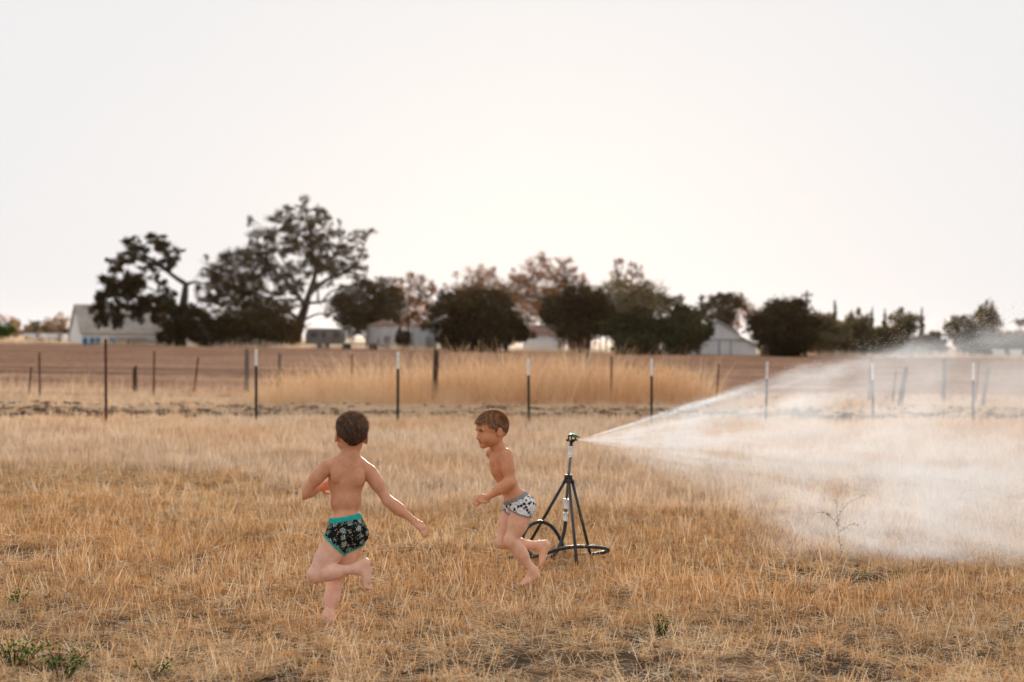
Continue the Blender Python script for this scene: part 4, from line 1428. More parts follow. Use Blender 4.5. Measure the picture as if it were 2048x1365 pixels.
class Head:
    def __init__(s, o, f, up, sc):
        s.o, s.s = Vector(o), sc
        s.f = f.normalized()
        s.l = up.cross(s.f).normalized()
        s.u = s.f.cross(s.l).normalized()

    def p(s, a, b, c):
        return s.o + (s.f * a + s.l * b + s.u * c) * s.s

    def axes(s):
        return (s.f, s.l, s.u)

    def build(h, b):
        S_, A = h.s, h.axes()
        e = lambda a, l, c, r, k=.02, sub=False: b.ell(h.p(a, l, c), np.array(r) * S_, A, k * S_, sub)
        e(-.004, 0, .028, (.090, .071, .080), .02)          # cranium
        e(-.034, 0, .004, (.054, .056, .054), .03)          # back of head
        e(.045, 0, .020, (.042, .056, .052), .03)           # forehead
        e(.040, 0, -.038, (.044, .050, .046), .03)          # midface
        e(.050, 0, -.066, (.032, .036, .026), .03)          # jaw
        e(.071, 0, -.086, (.017, .018, .014), .02)          # chin
        for s_ in (-1, 1):
            e(.020, s_ * .045, -.052, (.040, .014, .020), .03)   # jaw corner
            e(.058, s_ * .034, -.036, (.022, .021, .021), .02)   # cheek
            e(.087, s_ * .029, -.002, (.012, .017, .0105), .012, True)  # eye socket
            e(.083, s_ * .030, .0105, (.008, .018, .0065), .012)   # brow
            e(.079, s_ * .030, .0035, (.0075, .0145, .0035), .005)   # upper lid
            e(.078, s_ * .030, -.0085, (.0075, .0145, .0035), .005)   # lower lid
            e(.090, s_ * .0075, -.040, (.009, .007, .006), .006)  # nostril wing
            e(-.014, s_ * .080, -.014, (.017, .0065, .028), .008)  # ear
            e(-.008, s_ * .070, -.020, (.012, .010, .018), .01)
            e(-.009, s_ * .088, -.010, (.009, .005, .015), .004, True)  # ear hollow
        b.cone(h.p(.084, 0, .004), h.p(.098, 0, -.034), .0065 * S_, .0095 * S_, .012 * S_)   # nose
        e(.083, 0, -.0575, (.009, .019, .0055), .006)       # upper lip
        e(.080, 0, -.0665, (.009, .016, .0055), .006)       # lower lip
        e(.0905, 0, -.062, (.004, .020, .0018), .003, True)
        for s_ in (-1, 1):
            e(.080, s_ * .021, -.0585, (.006, .005, .0025), .004, True)      # mouth corners
            e(.070, s_ * .028, -.052, (.012, .012, .012), .012)


def hand(b, w, d, n, curl, s=1.0, spread=.16, thumb=1, r_=.0072):
    """wrist point, finger direction, palm normal (towards which fingers curl)"""
    d, n = d.normalized(), (n - d * n.dot(d)).normalized()
    x = d.cross(n)
    b.ell(w + d * .030 * s, (.036 * s, .026 * s, .0125 * s), (d, x, n), .014)
    for i, L in enumerate((.040, .046, .043, .034)):
        q = (i - 1.5)
        p0 = w + d * .052 * s + x * q * .0135 * s
        d1 = (d + x * q * spread * .55 + n * curl * .5).normalized()
        d2 = (d + x * q * spread * .4 + n * curl * 1.4).normalized()
        d3 = (d * .8 + n * curl * 2.2).normalized()
        p1 = p0 + d1 * L * .5 * s
        p2 = p1 + d2 * L * .32 * s
        p3 = p2 + d3 * L * .26 * s
        b.chain([w + d * .03 * s + x * q * .010 * s, p0, p1, p2, p3], [.0095 * s, r_ * 1.08 * s, r_ * s, r_ * .93 * s, r_ * .8 * s], .004)
    t0 = w + d * .016 * s - x * thumb * .018 * s
    t1 = t0 + (d * .6 - x * thumb * .75 + n * .25).normalized() * .026 * s
    t2 = t1 + (d * .95 - x * thumb * .25 + n * .3).normalized() * .024 * s
    b.chain([w + d * .012 * s, t0, t1, t2], [.012 * s, .0095 * s, .0082 * s, .0068 * s], .006)


def foot(b, ankle, heel, ball, tip, sole, s=1.0):
    """heel, ball and toe tip are centres; sole: direction the sole faces"""
    d = (ball - heel).normalized()
    sole = (sole - d * sole.dot(d)).normalized()
    x = d.cross(sole)
    b.cone(ankle, heel - sole * .004 * s, .025 * s, .024 * s, .02)
    b.cone(ankle, (heel + ball) * .5 - sole * .012 * s, .024 * s, .020 * s, .025)
    b.cone(heel, ball, .022 * s, .016 * s, .02)
    b.ell(ball - d * .012 * s, (.034 * s, .029 * s, .0135 * s), (d, x, sole), .018)
    b.ell((heel + ball) * .5 - sole * .003 * s, (.05 * s, .022 * s, .016 * s), (d, x, sole), .018)
    L = (tip - ball).length
    td = (tip - ball).normalized()
    for i, (o_, r_, l_) in enumerate(((-.020, .0105, 1.0), (-.0065, .0078, .98), (.004, .0075, .9), (.0135, .007, .8), (.022, .0068, .66))):
        p0 = ball + x * o_ * s
        b.cone(p0, p0 + td * L * l_, r_ * s, r_ * .9 * s, .004)


def limb(b, a, c, ra, rm, rc, bulge=None, k=.02):
    """tapering limb with an optional muscle bulge: (fraction, offset vector, radius)"""
    m = (a + c) * .5
    ra, rm, rc, k = ra * .95, rm * .93, rc * .95, k * .8
    b.chain([a, m, c], [ra, rm, rc], k)
    if bulge:
        f, off, r_ = bulge
        r_ *= .95
        q = a + (c - a) * f + off
        ax_ = (c - a).normalized()
        o1 = ax_.orthogonal().normalized()
        b.ell(q, (r_ * 1.9, r_, r_), (ax_, o1, ax_.cross(o1)), .03)


def skin_mat(name, tan, pale, zlo, zhi):
    m, n, l, out = nodes_of(name)
    g = n.new('ShaderNodeNewGeometry')
    sep = n.new('ShaderNodeSeparateXYZ')
    l.new(g.outputs['Position'], sep.inputs[0])
    mr = n.new('ShaderNodeMapRange')
    mr.inputs['From Min'].default_value, mr.inputs['From Max'].default_value = zlo, zhi
    l.new(sep.outputs['Z'], mr.inputs['Value'])
    col = mixrgb(n, l, mr.outputs[0], pale, tan)
    mot = ramp(n, l, noise(n, l, g.outputs['Position'], 28, 4, .6), [(.3, (.86, .78, .74, 1)), (.7, (1.05, 1.03, 1.0, 1))])
    col = mixrgb(n, l, 1.0, col, mot, 'MULTIPLY')
    a = n.new('ShaderNodeAttribute')
    a.attribute_name = 'pigment'
    col = mixrgb(n, l, a.outputs['Alpha'], col, a.outputs['Color'])
    p = n.new('ShaderNodeBsdfPrincipled')
    l.new(col, p.inputs['Base Color'])
    p.inputs['Roughness'].default_value = .48
    p.inputs['Specular IOR Level'].default_value = .35
    p.inputs['Subsurface Weight'].default_value = .03
    p.inputs['Subsurface Radius'].default_value = (.012, .0045, .0025)
    b_ = n.new('ShaderNodeBump')
    b_.inputs['Strength'].default_value = .12
    b_.inputs['Distance'].default_value = .002
    l.new(noise(n, l, g.outputs['Position'], 160, 3, .6), b_.inputs['Height'])
    l.new(b_.outputs[0], p.inputs['Normal'])
    l.new(p.outputs[0], out.inputs[0])
    return m


def hair_mat(name, c1, c2):
    m, n, l, out = nodes_of(name)
    a = n.new('ShaderNodeAttribute')
    a.attribute_name = 'tone'
    g = n.new('ShaderNodeNewGeometry')
    f = noise(n, l, g.outputs['Position'], 40, 3, .6)
    k = math_node(n, l, 'ADD', math_node(n, l, 'MULTIPLY', a.outputs['Fac'], .6), math_node(n, l, 'MULTIPLY', f, .5))
    col = ramp(n, l, k, [(.25, c1), (.8, c2)])
    p = n.new('ShaderNodeBsdfPrincipled')
    l.new(col, p.inputs['Base Color'])
    p.inputs['Roughness'].default_value = .5
    p.inputs['Specular IOR Level'].default_value = .4
    t = n.new('ShaderNodeBsdfTranslucent')
    l.new(mixrgb(n, l, 1.0, col, (2.2, 1.9, 1.5, 1), 'MULTIPLY'), t.inputs['Color'])
    ms = n.new('ShaderNodeMixShader')
    ms.inputs[0].default_value = .45
    l.new(p.outputs[0], ms.inputs[1])
    l.new(t.outputs[0], ms.inputs[2])
    l.new(ms.outputs[0], out.inputs[0])
    return m


def cloth_mat(name, kind):
    """printed cotton: kind 0 dark with pale motifs and small dots, 1 white with black angular shapes, other plain colour"""
    m, n, l, out = nodes_of(name)
    tc = n.new('ShaderNodeTexCoord')
    mp = n.new('ShaderNodeMapping')
    mp.inputs['Rotation'].default_value = (0, .17, .3) if kind == 0 else (0, .45, .2)
    l.new(tc.outputs['Object'], mp.inputs['Vector'])
    vec = mp.outputs[0]
    vo = n.new('ShaderNodeTexVoronoi')
    vo.inputs['Randomness'].default_value = .35 if kind == 0 else .9
    vo.inputs['Scale'].default_value = 27 if kind == 0 else 46
    l.new(vec, vo.inputs['Vector'])
    nz = noise(n, l, vec, 150, 3, .7)
    if kind == 0:
        d = math_node(n, l, 'ADD', vo.outputs['Distance'], math_node(n, l, 'MULTIPLY', math_node(n, l, 'SUBTRACT', nz, .5), 1.1))
        motif = math_node(n, l, 'LESS_THAN', d, .40)
        inner = noise(n, l, vec, 240, 2, .5)
        mc = ramp(n, l, inner, [(.40, lin(24, 30, 30)), (.5, lin(120, 136, 130)), (.62, lin(208, 216, 206))])
        col = mixrgb(n, l, motif, lin(14, 15, 17), mc)
        v2 = n.new('ShaderNodeTexVoronoi')
        v2.inputs['Scale'].default_value = 78
        l.new(vec, v2.inputs['Vector'])
        dot = math_node(n, l, 'LESS_THAN', v2.outputs['Distance'], .20)
        dc = ramp(n, l, v2.outputs['Color'], [(.3, lin(214, 140, 40)), (.5, lin(96, 130, 60)), (.6, lin(170, 186, 176))])
        dot = math_node(n, l, 'MULTIPLY', dot, math_node(n, l, 'SUBTRACT', 1.0, motif))
        col = mixrgb(n, l, dot, col, dc)
    else:
        vo.distance = 'CHEBYCHEV'
        d = math_node(n, l, 'ADD', vo.outputs['Distance'], math_node(n, l, 'MULTIPLY', math_node(n, l, 'SUBTRACT', nz, .5), .35))
        sepc = n.new('ShaderNodeSeparateColor')
        l.new(vo.outputs['Color'], sepc.inputs[0])
        thr = math_node(n, l, 'MULTIPLY_ADD', math_node(n, l, 'GREATER_THAN', sepc.outputs[0], .42), .27, .10)
        motif = math_node(n, l, 'LESS_THAN', d, thr)
        v2 = n.new('ShaderNodeTexVoronoi')
        v2.feature = 'DISTANCE_TO_EDGE'
        v2.inputs['Scale'].default_value = 44
        l.new(vec, v2.inputs['Vector'])
        ln_ = math_node(n, l, 'MULTIPLY', math_node(n, l, 'LESS_THAN', v2.outputs['Distance'], .035), math_node(n, l, 'GREATER_THAN', nz, .5))
        col = mixrgb(n, l, motif, lin(226, 226, 226), lin(34, 34, 38))
        col = mixrgb(n, l, ln_, col, lin(90, 90, 96))
    p = n.new('ShaderNodeBsdfPrincipled')
    l.new(col, p.inputs['Base Color'])
    p.inputs['Roughness'].default_value = .85
    p.inputs['Specular IOR Level'].default_value = .2
    b_ = n.new('ShaderNodeBump')
    b_.inputs['Strength'].default_value = .3
    b_.inputs['Distance'].default_value = .004
    l.new(noise(n, l, tc.outputs['Object'], 35, 3, .5), b_.inputs['Height'])
    l.new(b_.outputs[0], p.inputs['Normal'])
    l.new(p.outputs[0], out.inputs[0])
    return m


M['teal'] = surf_mat('teal_cotton', lin(8, 150, 140), lin(22, 176, 164), 40, .8, bump=.2, bscale=200)
M['grey_cotton'] = surf_mat('grey_cotton', lin(122, 122, 124), lin(158, 158, 158), 60, .85, bump=.2, bscale=200)
M['eye_white'] = surf_mat('eye_white', lin(216, 208, 202), lin(228, 222, 216), 10, .2)
M['iris'] = surf_mat('iris', lin(44, 30, 22), lin(70, 48, 34), 60, .15)


def finish_person(base, label, b, head, skin, hairm, waist, legs, mid, mats, hair_region, group='boys running in the field', band=.024, trim=.010, relax_it=1, eyes=False, brow=None):
    lo, vox = b.lo, b.vox
    root = empty('person', base, label, 'person', group)
    bl = np.array(base[:])
    V, F = surface(b.d, lo, vox)
    V = relax(V, F, relax_it, .5)
    me = np_mesh('body', V - bl, F, smooth=True)
    body = link('body', me, skin, root)
    # pigment: lips, brows
    P = (V - np.array(head.o[:])) / head.s
    fa, la, ua = P @ np.array(head.f[:]), P @ np.array(head.l[:]), P @ np.array(head.u[:])
    C = np.zeros((len(V), 4), np.float32)
    lip = (fa > .068) & (np.abs(la) < .019) & (ua < -.0535) & (ua > -.0705)
    C[lip] = (*lin(168, 96, 84)[:3], .75)
    cheek = np.exp(-(((fa - .062) / .02) ** 2 + ((np.abs(la) - .04) / .018) ** 2 + ((ua + .034) / .016) ** 2))
    C[:, 3] = np.maximum(C[:, 3], np.where(lip, 0, cheek * .4))
    C[(~lip) & (cheek > .01), :3] = lin(190, 112, 88)[:3]
    br = (fa > .058) & (np.abs(la) > .010) & (np.abs(la) < .046) & (np.abs(ua - .0165 + np.abs(np.abs(la) - .03) * .25) < .0042)
    C[br] = (*lin(84, 58, 42)[:3], .9)
    lash = (fa > .05) & (np.abs(np.abs(la) - .030) < .0155) & (np.abs(ua - .0055) < .0024)
    C[lash] = (*lin(50, 34, 28)[:3], .95)
    ca = me.color_attributes.new('pigment', 'FLOAT_COLOR', 'POINT')
    ca.data.foreach_set('color', C.ravel())
    # clothing from the body's own surface
    G = b.grid()
    dW = (G - np.array(waist[0][:])) @ np.array(waist[1].normalized()[:])
    side = (G - np.array(mid[0][:])) @ np.array(mid[1].normalized()[:])
    dl = [(G - np.array(q[0][:])) @ np.array(q[1].normalized()[:]) for q in legs]
    cut = [np.minimum(dl[0], side), np.minimum(dl[1], -side)]
    # stay near the hips: limbs that reach into the region are left bare
    near = np.linalg.norm(G - np.array(mid[0][:]), axis=-1) - .17
    reg = np.maximum.reduce([dW, cut[0], cut[1], near])

    def shell(field, name, mat, par):
        v, f = surface(field, lo, vox)
        v = relax(v, f, 1, .4)
        return link(name, np_mesh(name, v - bl, f, smooth=True), mat, par)
    fold = .0016 * np.sin(G[..., 0] * 130 + G[..., 2] * 210 + np.sin(G[..., 2] * 60) * 2) * np.sin(G[..., 1] * 90 + G[..., 2] * 70)
    br_ = shell(np.maximum(b.d - .0045 + fold, reg), 'briefs', mats[0], root)
    shell(np.maximum.reduce([b.d - .0062, dW - .002, -dW - band, near]), 'waistband', mats[1], br_)
    for c_, d_, sg in ((cut[0], dl[0], side), (cut[1], dl[1], -side)):
        shell(np.maximum.reduce([b.d - .0060, d_ - .002, -d_ - trim, -sg - .004, dW + band, near]), 'leg_trim', mats[1], br_)
    # hair: shell over the skull plus short strands
    hb_ = Blob(np.array(head.o[:]) - .16, np.array(head.o[:]) + .16, .0032)
    S_ = head.s
    e = lambda a, l_, c, r_, k=.02: hb_.ell(head.p(a, l_, c), np.array(r_) * S_, head.axes(), k * S_)
    e(-.004, 0, .028, (.090, .071, .080))
    e(-.034, 0, .004, (.054, .056, .054), .03)
    e(.045, 0, .020, (.042, .056, .052), .03)
    Gh = hb_.grid()
    q = (Gh - np.array(head.o[:])) / S_
    qa, ql, qu = q @ np.array(head.f[:]), q @ np.array(head.l[:]), q @ np.array(head.u[:])
    hr = hair_region(qa, np.abs(ql), qu)
    wob = (np.sin(Gh[..., 0] * 410 + Gh[..., 2] * 130) * np.sin(Gh[..., 1] * 380 + Gh[..., 2] * 210)) * .0012
    thick = (.0022 + .0075 * np.clip((qu + .03) / .10, 0, 1)) * S_
    hv, hf = surface(np.maximum(hb_.d - thick + wob, hr * S_ + wob * 2), hb_.lo, hb_.vox)
    hv = relax(hv, hf, 1, .4)
    # strands
    rng = np.random.default_rng(5)
    pick = rng.integers(0, len(hv), 16000)
    p0 = hv[pick]
    cen = np.array(head.p(-.004, 0, .02)[:])
    nrm = p0 - cen
    nrm /= np.linalg.norm(nrm, axis=1)[:, None]
    whorl = np.array(head.p(-.075, .01, .085)[:])
    flow = p0 - whorl
    flow -= nrm * (flow * nrm).sum(1)[:, None]
    flow /= np.maximum(1e-4, np.linalg.norm(flow, axis=1))[:, None]
    out_ok = hb_out(p0, head, hair_region)
    L = rng.uniform(.016, .034, (len(p0), 1)) * np.clip(.45 + ((p0 - cen) @ np.array(head.u[:]))[:, None] * 9, .35, 1)
    dirs = flow * rng.uniform(.8, 1.1, (len(p0), 1)) + nrm * rng.uniform(.08, .55, (len(p0), 1)) ** 1.5 + rng.normal(0, .10, (len(p0), 3))
    sd = np.cross(nrm, flow) * .0008
    a0, a1 = p0 - nrm * .003, p0 - nrm * .003 + dirs * L
    keep = out_ok
    a0, a1, sd = a0[keep], a1[keep], sd[keep]
    mid_ = (a0 + a1) / 2 + nrm[keep] * .0015
    SV = np.stack([a0 - sd, a0 + sd, mid_ - sd * .9, mid_ + sd * .9, a1 - sd * .3, a1 + sd * .3], 1).reshape(-1, 3)
    o6 = np.arange(len(a0))[:, None] * 6
    SF = np.concatenate([o6 + np.array([[0, 1, 3, 2]]), o6 + np.array([[2, 3, 5, 4]])])
    VV = np.concatenate([hv, SV])
    FF = np.concatenate([hf, SF + len(hv)])
    pk = a0 * 1.0
    tn = np.clip(.5 + .5 * np.sin(pk[:, 0] * 260 + pk[:, 2] * 90) * np.sin(pk[:, 1] * 230 - pk[:, 2] * 70) + rng.normal(0, .15, len(a0)), 0, 1)
    tone = np.concatenate([np.full(len(hf), .2), tn, tn])
    link('hair', np_mesh('hair', VV - bl, FF, tone, smooth=True), hairm, root)
    if eyes:
        for s_ in (-1, 1):
            c_ = head.p(.0705, s_ * .030, -.002)
            sph = MB().lathe([(.0116 * S_ * math.sin(t), -.0116 * S_ * math.cos(t)) for t in np.linspace(.02, math.pi - .02, 14)], 18, c_ - base, head.f.to_track_quat('Z', 'Y').to_matrix().to_4x4())
            ey = sph.build('eye', M['eye_white'], root, True)
            gz_ = (head.f - head.u * .15).normalized()
            MB().lathe([(.0005, .0112 * S_), (.0076 * S_, .0096 * S_), (.0074 * S_, .0100 * S_), (.0004, .0122 * S_)], 16, c_ - base, gz_.to_track_quat('Z', 'Y').to_matrix().to_4x4()).build('iris', M['iris'], ey, True)
    return root


def hb_out(p, head, region):
    q = (p - np.array(head.o[:])) / head.s
    return region(q @ np.array(head.f[:]), np.abs(q @ np.array(head.l[:])), q @ np.array(head.u[:])) < -.004


def hair_region(a, l_, u):
    """negative where hair grows: behind a hairline that runs forehead - temple - in front of ear - nape"""
    top = .052 - u - np.clip(a, -1, .09) * .0                       # forehead hairline height
    front = np.maximum(a - .098, .046 + .10 * np.clip(.03 - l_, 0, 1) * -0.2 - u)
    temple = np.maximum(a - .048, .004 - u + np.clip(a, 0, 1) * .25)
    sideburn = np.maximum(a - .012, -.012 - u)
    back = np.maximum(a + .026, -.050 + np.clip(l_ - .014, 0, 1) * .75 - u)
    return np.minimum.reduce([front, temple, sideburn, back])


# ---- nearer boy, seen from behind
B1 = ground(652, 1256)
Y1 = B1.y
J = lambda x, y, dy=0.0: at(x, y, Y1 + dy)
b = Blob(J(585, 1275, -.30), J(880, 810, .32), .0034)
hd1 = Head(J(702.5, 870.5, .03), unit(-.28, .96, .03), unit(.07, .02, 1), 1.01)
hd1.build(b)
lat = unit(-.93, -.30, .05)
dep = unit(-.30, .94, 0)
upv = unit(-.03, .03, 1)
A1 = (lat, dep, upv)
b.chain([J(700, 928, .02), J(702, 898, .025)], [.044, .041], .03)
for x, y, dy in ((662, 930, -.02), (732, 940, .05)):
    b.cone(J(699, 912, .02), J(x, y, dy), .030, .028, .03)
b.ell(J(697, 936, .03), (.105, .058, .050), A1, .03)
b.ell(J(693, 962, .03), (.096, .070, .085), A1, .03)
b.ell(J(692, 1003, .02), (.080, .060, .075), A1, .04)
b.ell(J(692, 1045, .0), (.085, .068, .060), A1, .035)
b.ell(J(692, 1066, .0), (.092, .070, .056), A1, .03)
b.ell(J(675, 1074, -.035), (.058, .052, .056), A1, .03)
b.ell(J(714, 1070, -.025), (.056, .056, .058), A1, .03)
for x, y, dy in ((670, 950, -.050), (721, 957, -.018)):      # shoulder blades
    b.ell(J(x, y, dy), (.022, .013, .038), A1, .030)
b.chain([J(704, 925, -.055), J(708, 965, -.066), J(706, 1005, -.068), J(700, 1030, -.085)], [.010, .010, .010, .009], .02) if False else None
for (p, q) in (((704, 930, -.052), (707, 968, -.070)), ((707, 968, -.070), (703, 1015, -.072))):
    b.cone(J(*p), J(*q), .0075, .0085, .022, True)            # spine furrow
# left arm, elbow out, hand before the chest
sh, el, wr = J(654, 932, -.02), J(606, 988, -.03), J(641, 975, .085)
limb(b, sh, el, .036, .031, .0265, (.3, Vector((0, 0, 0)), .033))
limb(b, el, wr, .027, .025, .0185, (.3, Vector((0, 0, 0)), .0285))
hand(b, wr, unit(.6, .7, .15), unit(.5, -.6, -.3), .55, 1.0, .14, -1)
# right arm swung out behind
sh, el, wr = J(739, 943, .05), J(774, 1001, .03), J(829, 1043, -.02)
limb(b, sh, el, .036, .030, .026, (.3, Vector((0, 0, 0)), .032))
limb(b, el, wr, .0265, .025, .018, (.3, Vector((0, 0, 0)), .0275))
hand(b, wr, (J(852, 1064, -.03) - wr), unit(-.35, .45, -.8), .38, 1.02, .16, -1)
# left leg folded back
hp_, kn, an = J(672, 1088, -.025), J(633, 1149, -.055), J(714, 1138, -.125)
limb(b, hp_, kn, .064, .055, .043, (.35, Vector((0, -.01, 0)), .060), .03)
b.ell(J(631, 1151, -.06), (.040, .042, .040), None, .02)
limb(b, kn, an, .041, .034, .0235, (.32, Vector((0, -.005, -.004)), .037), .02)
foot(b, an, J(731, 1127, -.128), J(734, 1163, -.135), J(737.5, 1179, -.142), unit(.88, -.46, .05), 1.0)
# right leg standing
hp_, kn, an = J(706, 1084, .045), J(669, 1163, .10), J(657, 1232, .02)
limb(b, hp_, kn, .062, .054, .042, (.35, Vector((0, -.01, 0)), .058), .03)
limb(b, kn, an, .041, .034, .025, (.35, Vector((.006, -.012, 0)), .038), .02)
gz1 = float(gz(np.array([B1.x]), np.array([B1.y]))[0])
hl, bl_, tp = J(662, 1246, 0), J(634, 1251, .05), J(618, 1253, .075)
foot(b, an, hl, bl_, tp, unit(0, 0, -1), 1.0)
w1 = (J(695, 1031), unit(-.165, -.02, .985))
M['print_dark'] = cloth_mat('print_dark', 0)
M['print_light'] = cloth_mat('print_light', 1)
M['skin_a'] = skin_mat('skin_tanned', lin(214, 156, 122), lin(232, 188, 166), .35, .55)
M['skin_b'] = skin_mat('skin_light_tan', lin(212, 150, 112), lin(232, 186, 158), .36, .56)
M['hair_a'] = hair_mat('hair_brown', lin(54, 38, 30), lin(138, 104, 76))
M['hair_b'] = hair_mat('hair_light_brown', lin(98, 70, 50), lin(204, 164, 122))
person1 = finish_person(Vector((B1.x, B1.y, 0)), 'barefoot child running away in dark printed briefs with teal trim, back to camera', b, hd1, M['skin_a'], M['hair_a'], w1,
                        [(J(669, 1090.5), unit(-.68, -.12, -.74)), (J(702, 1103.5), unit(.42, 0, -.91))], (J(692, 1066, 0), lat), (M['print_dark'], M['teal']), hair_region)

# ---- farther boy, running left
B2 = ground(1050, 1174)
Y2 = B2.y
J = lambda x, y, dy=0.0: at(x, y, Y2 + dy)
b = Blob(J(935, 1192, -.30), J(1118, 806, .34), .0034)
hd2 = Head(J(985, 860, -.02), unit(-.90, -.40, -.12), unit(-.10, 0, 1), 1.03)
hd2.build(b)
f2 = unit(-.86, -.46, -.12)
lat = unit(.47, -.88, 0)
ax2 = (J(994, 905, 0) - J(1036, 1000, 0)).normalized()
dep = lat.cross(ax2).normalized()
A2 = (lat, dep, ax2)
b.chain([J(999, 905, .0), J(992, 886, -.01)], [.045, .040], .03)
for x, y, dy in ((1012, 908, -.075), (984, 905, .07)):
    b.cone(J(997, 897, 0), J(x, y, dy), .028, .029, .03)
b.ell(J(1000, 918, .0), (.098, .060, .048), A2, .03)
b.ell(J(1005, 938, .0), (.090, .070, .078), A2, .03)
b.ell(J(1016, 970, .0), (.074, .058, .070), A2, .04)
b.ell(J(1031, 998, .0), (.084, .070, .055), A2, .04)
b.ell(J(1040, 1011, .0), (.090, .074, .056), A2, .03)
b.ell(J(1053, 1013, -.045), (.052, .052, .054), A2, .03)
b.ell(J(1047, 1013, .05), (.052, .052, .054), A2, .03)
b.ell(J(1023, 934, -.055), (.020, .014, .034), A2, .02)          # shoulder blade
b.cone(J(1019, 912, .0), J(1034, 950, .0), .004, .005, .02, True)

# near arm
sh, el, wr = J(1012, 911, -.088), J(1019, 965, -.125), J(976, 995, -.15)
limb(b, sh, el, .038, .033, .0275, (.35, Vector((0, 0, 0)), .035))
limb(b, el, wr, .028, .0265, .0195, (.3, Vector((0, 0, 0)), .030))
hand(b, wr, J(952, 1004, -.14) - wr, unit(-.25, .65, -.6), .55, 1.02, .15, 1)
# far arm drawn back
sh, el, wr = J(983, 907, .075), J(1020, 948, .14), J(1012, 968, .235)
limb(b, sh, el, .036, .031, .026)
limb(b, el, wr, .027, .025, .019)
hand(b, wr, unit(-.15, .9, -.1), unit(-.6, -.1, -.6), .6, 1.0, .14, -1)
# near leg, foot pushing off
hp_, kn, an = J(1047, 1015, -.055), J(1022, 1082, -.09), J(1066, 1142, -.05)
limb(b, hp_, kn, .064, .055, .042, (.35, Vector((.004, -.004, 0)), .060), .03)
b.ell(J(1020, 1083, -.095), (.036, .038, .040), None, .02)
limb(b, kn, an, .040, .034, .025, (.34, Vector((.008, 0, .004)), .037), .02)
foot(b, an, J(1071, 1153, -.05), J(1048, 1168, -.06), J(1036, 1170, -.065), unit(.15, 0, -1), 1.05)
# far leg trailing
hp_, kn, an = J(1029, 1015, .055), J(1004, 1085, .03), J(1080, 1092, .085)
limb(b, hp_, kn, .062, .054, .042, (.35, Vector((0, 0, 0)), .058), .03)
limb(b, kn, an, .040, .033, .0245, (.32, Vector((0, 0, -.004)), .035), .02)
foot(b, an, J(1092, 1090, .085), J(1084, 1122, .075), J(1079, 1136, .07), unit(.95, -.1, -.25), 1.02)
w2 = (J(1035, 990.5), unit(-.447, -.02, .894))
person2 = finish_person(Vector((B2.x, B2.y, 0)), 'child running left beside the sprinkler in white patterned trunks with grey trim', b, hd2, M['skin_b'], M['hair_b'], w2,
                        [(J(1043, 1025), unit(-.30, .04, -.95)), (J(1014.7, 1028), unit(-.51, 0, -.86))], (J(1038, 1010, 0), lat), (M['print_light'], M['grey_cotton']), hair_region, eyes=True, band=.020)

# ------------------------------------------------------------------ water spray
NZ = S(1157, 880.3) + base


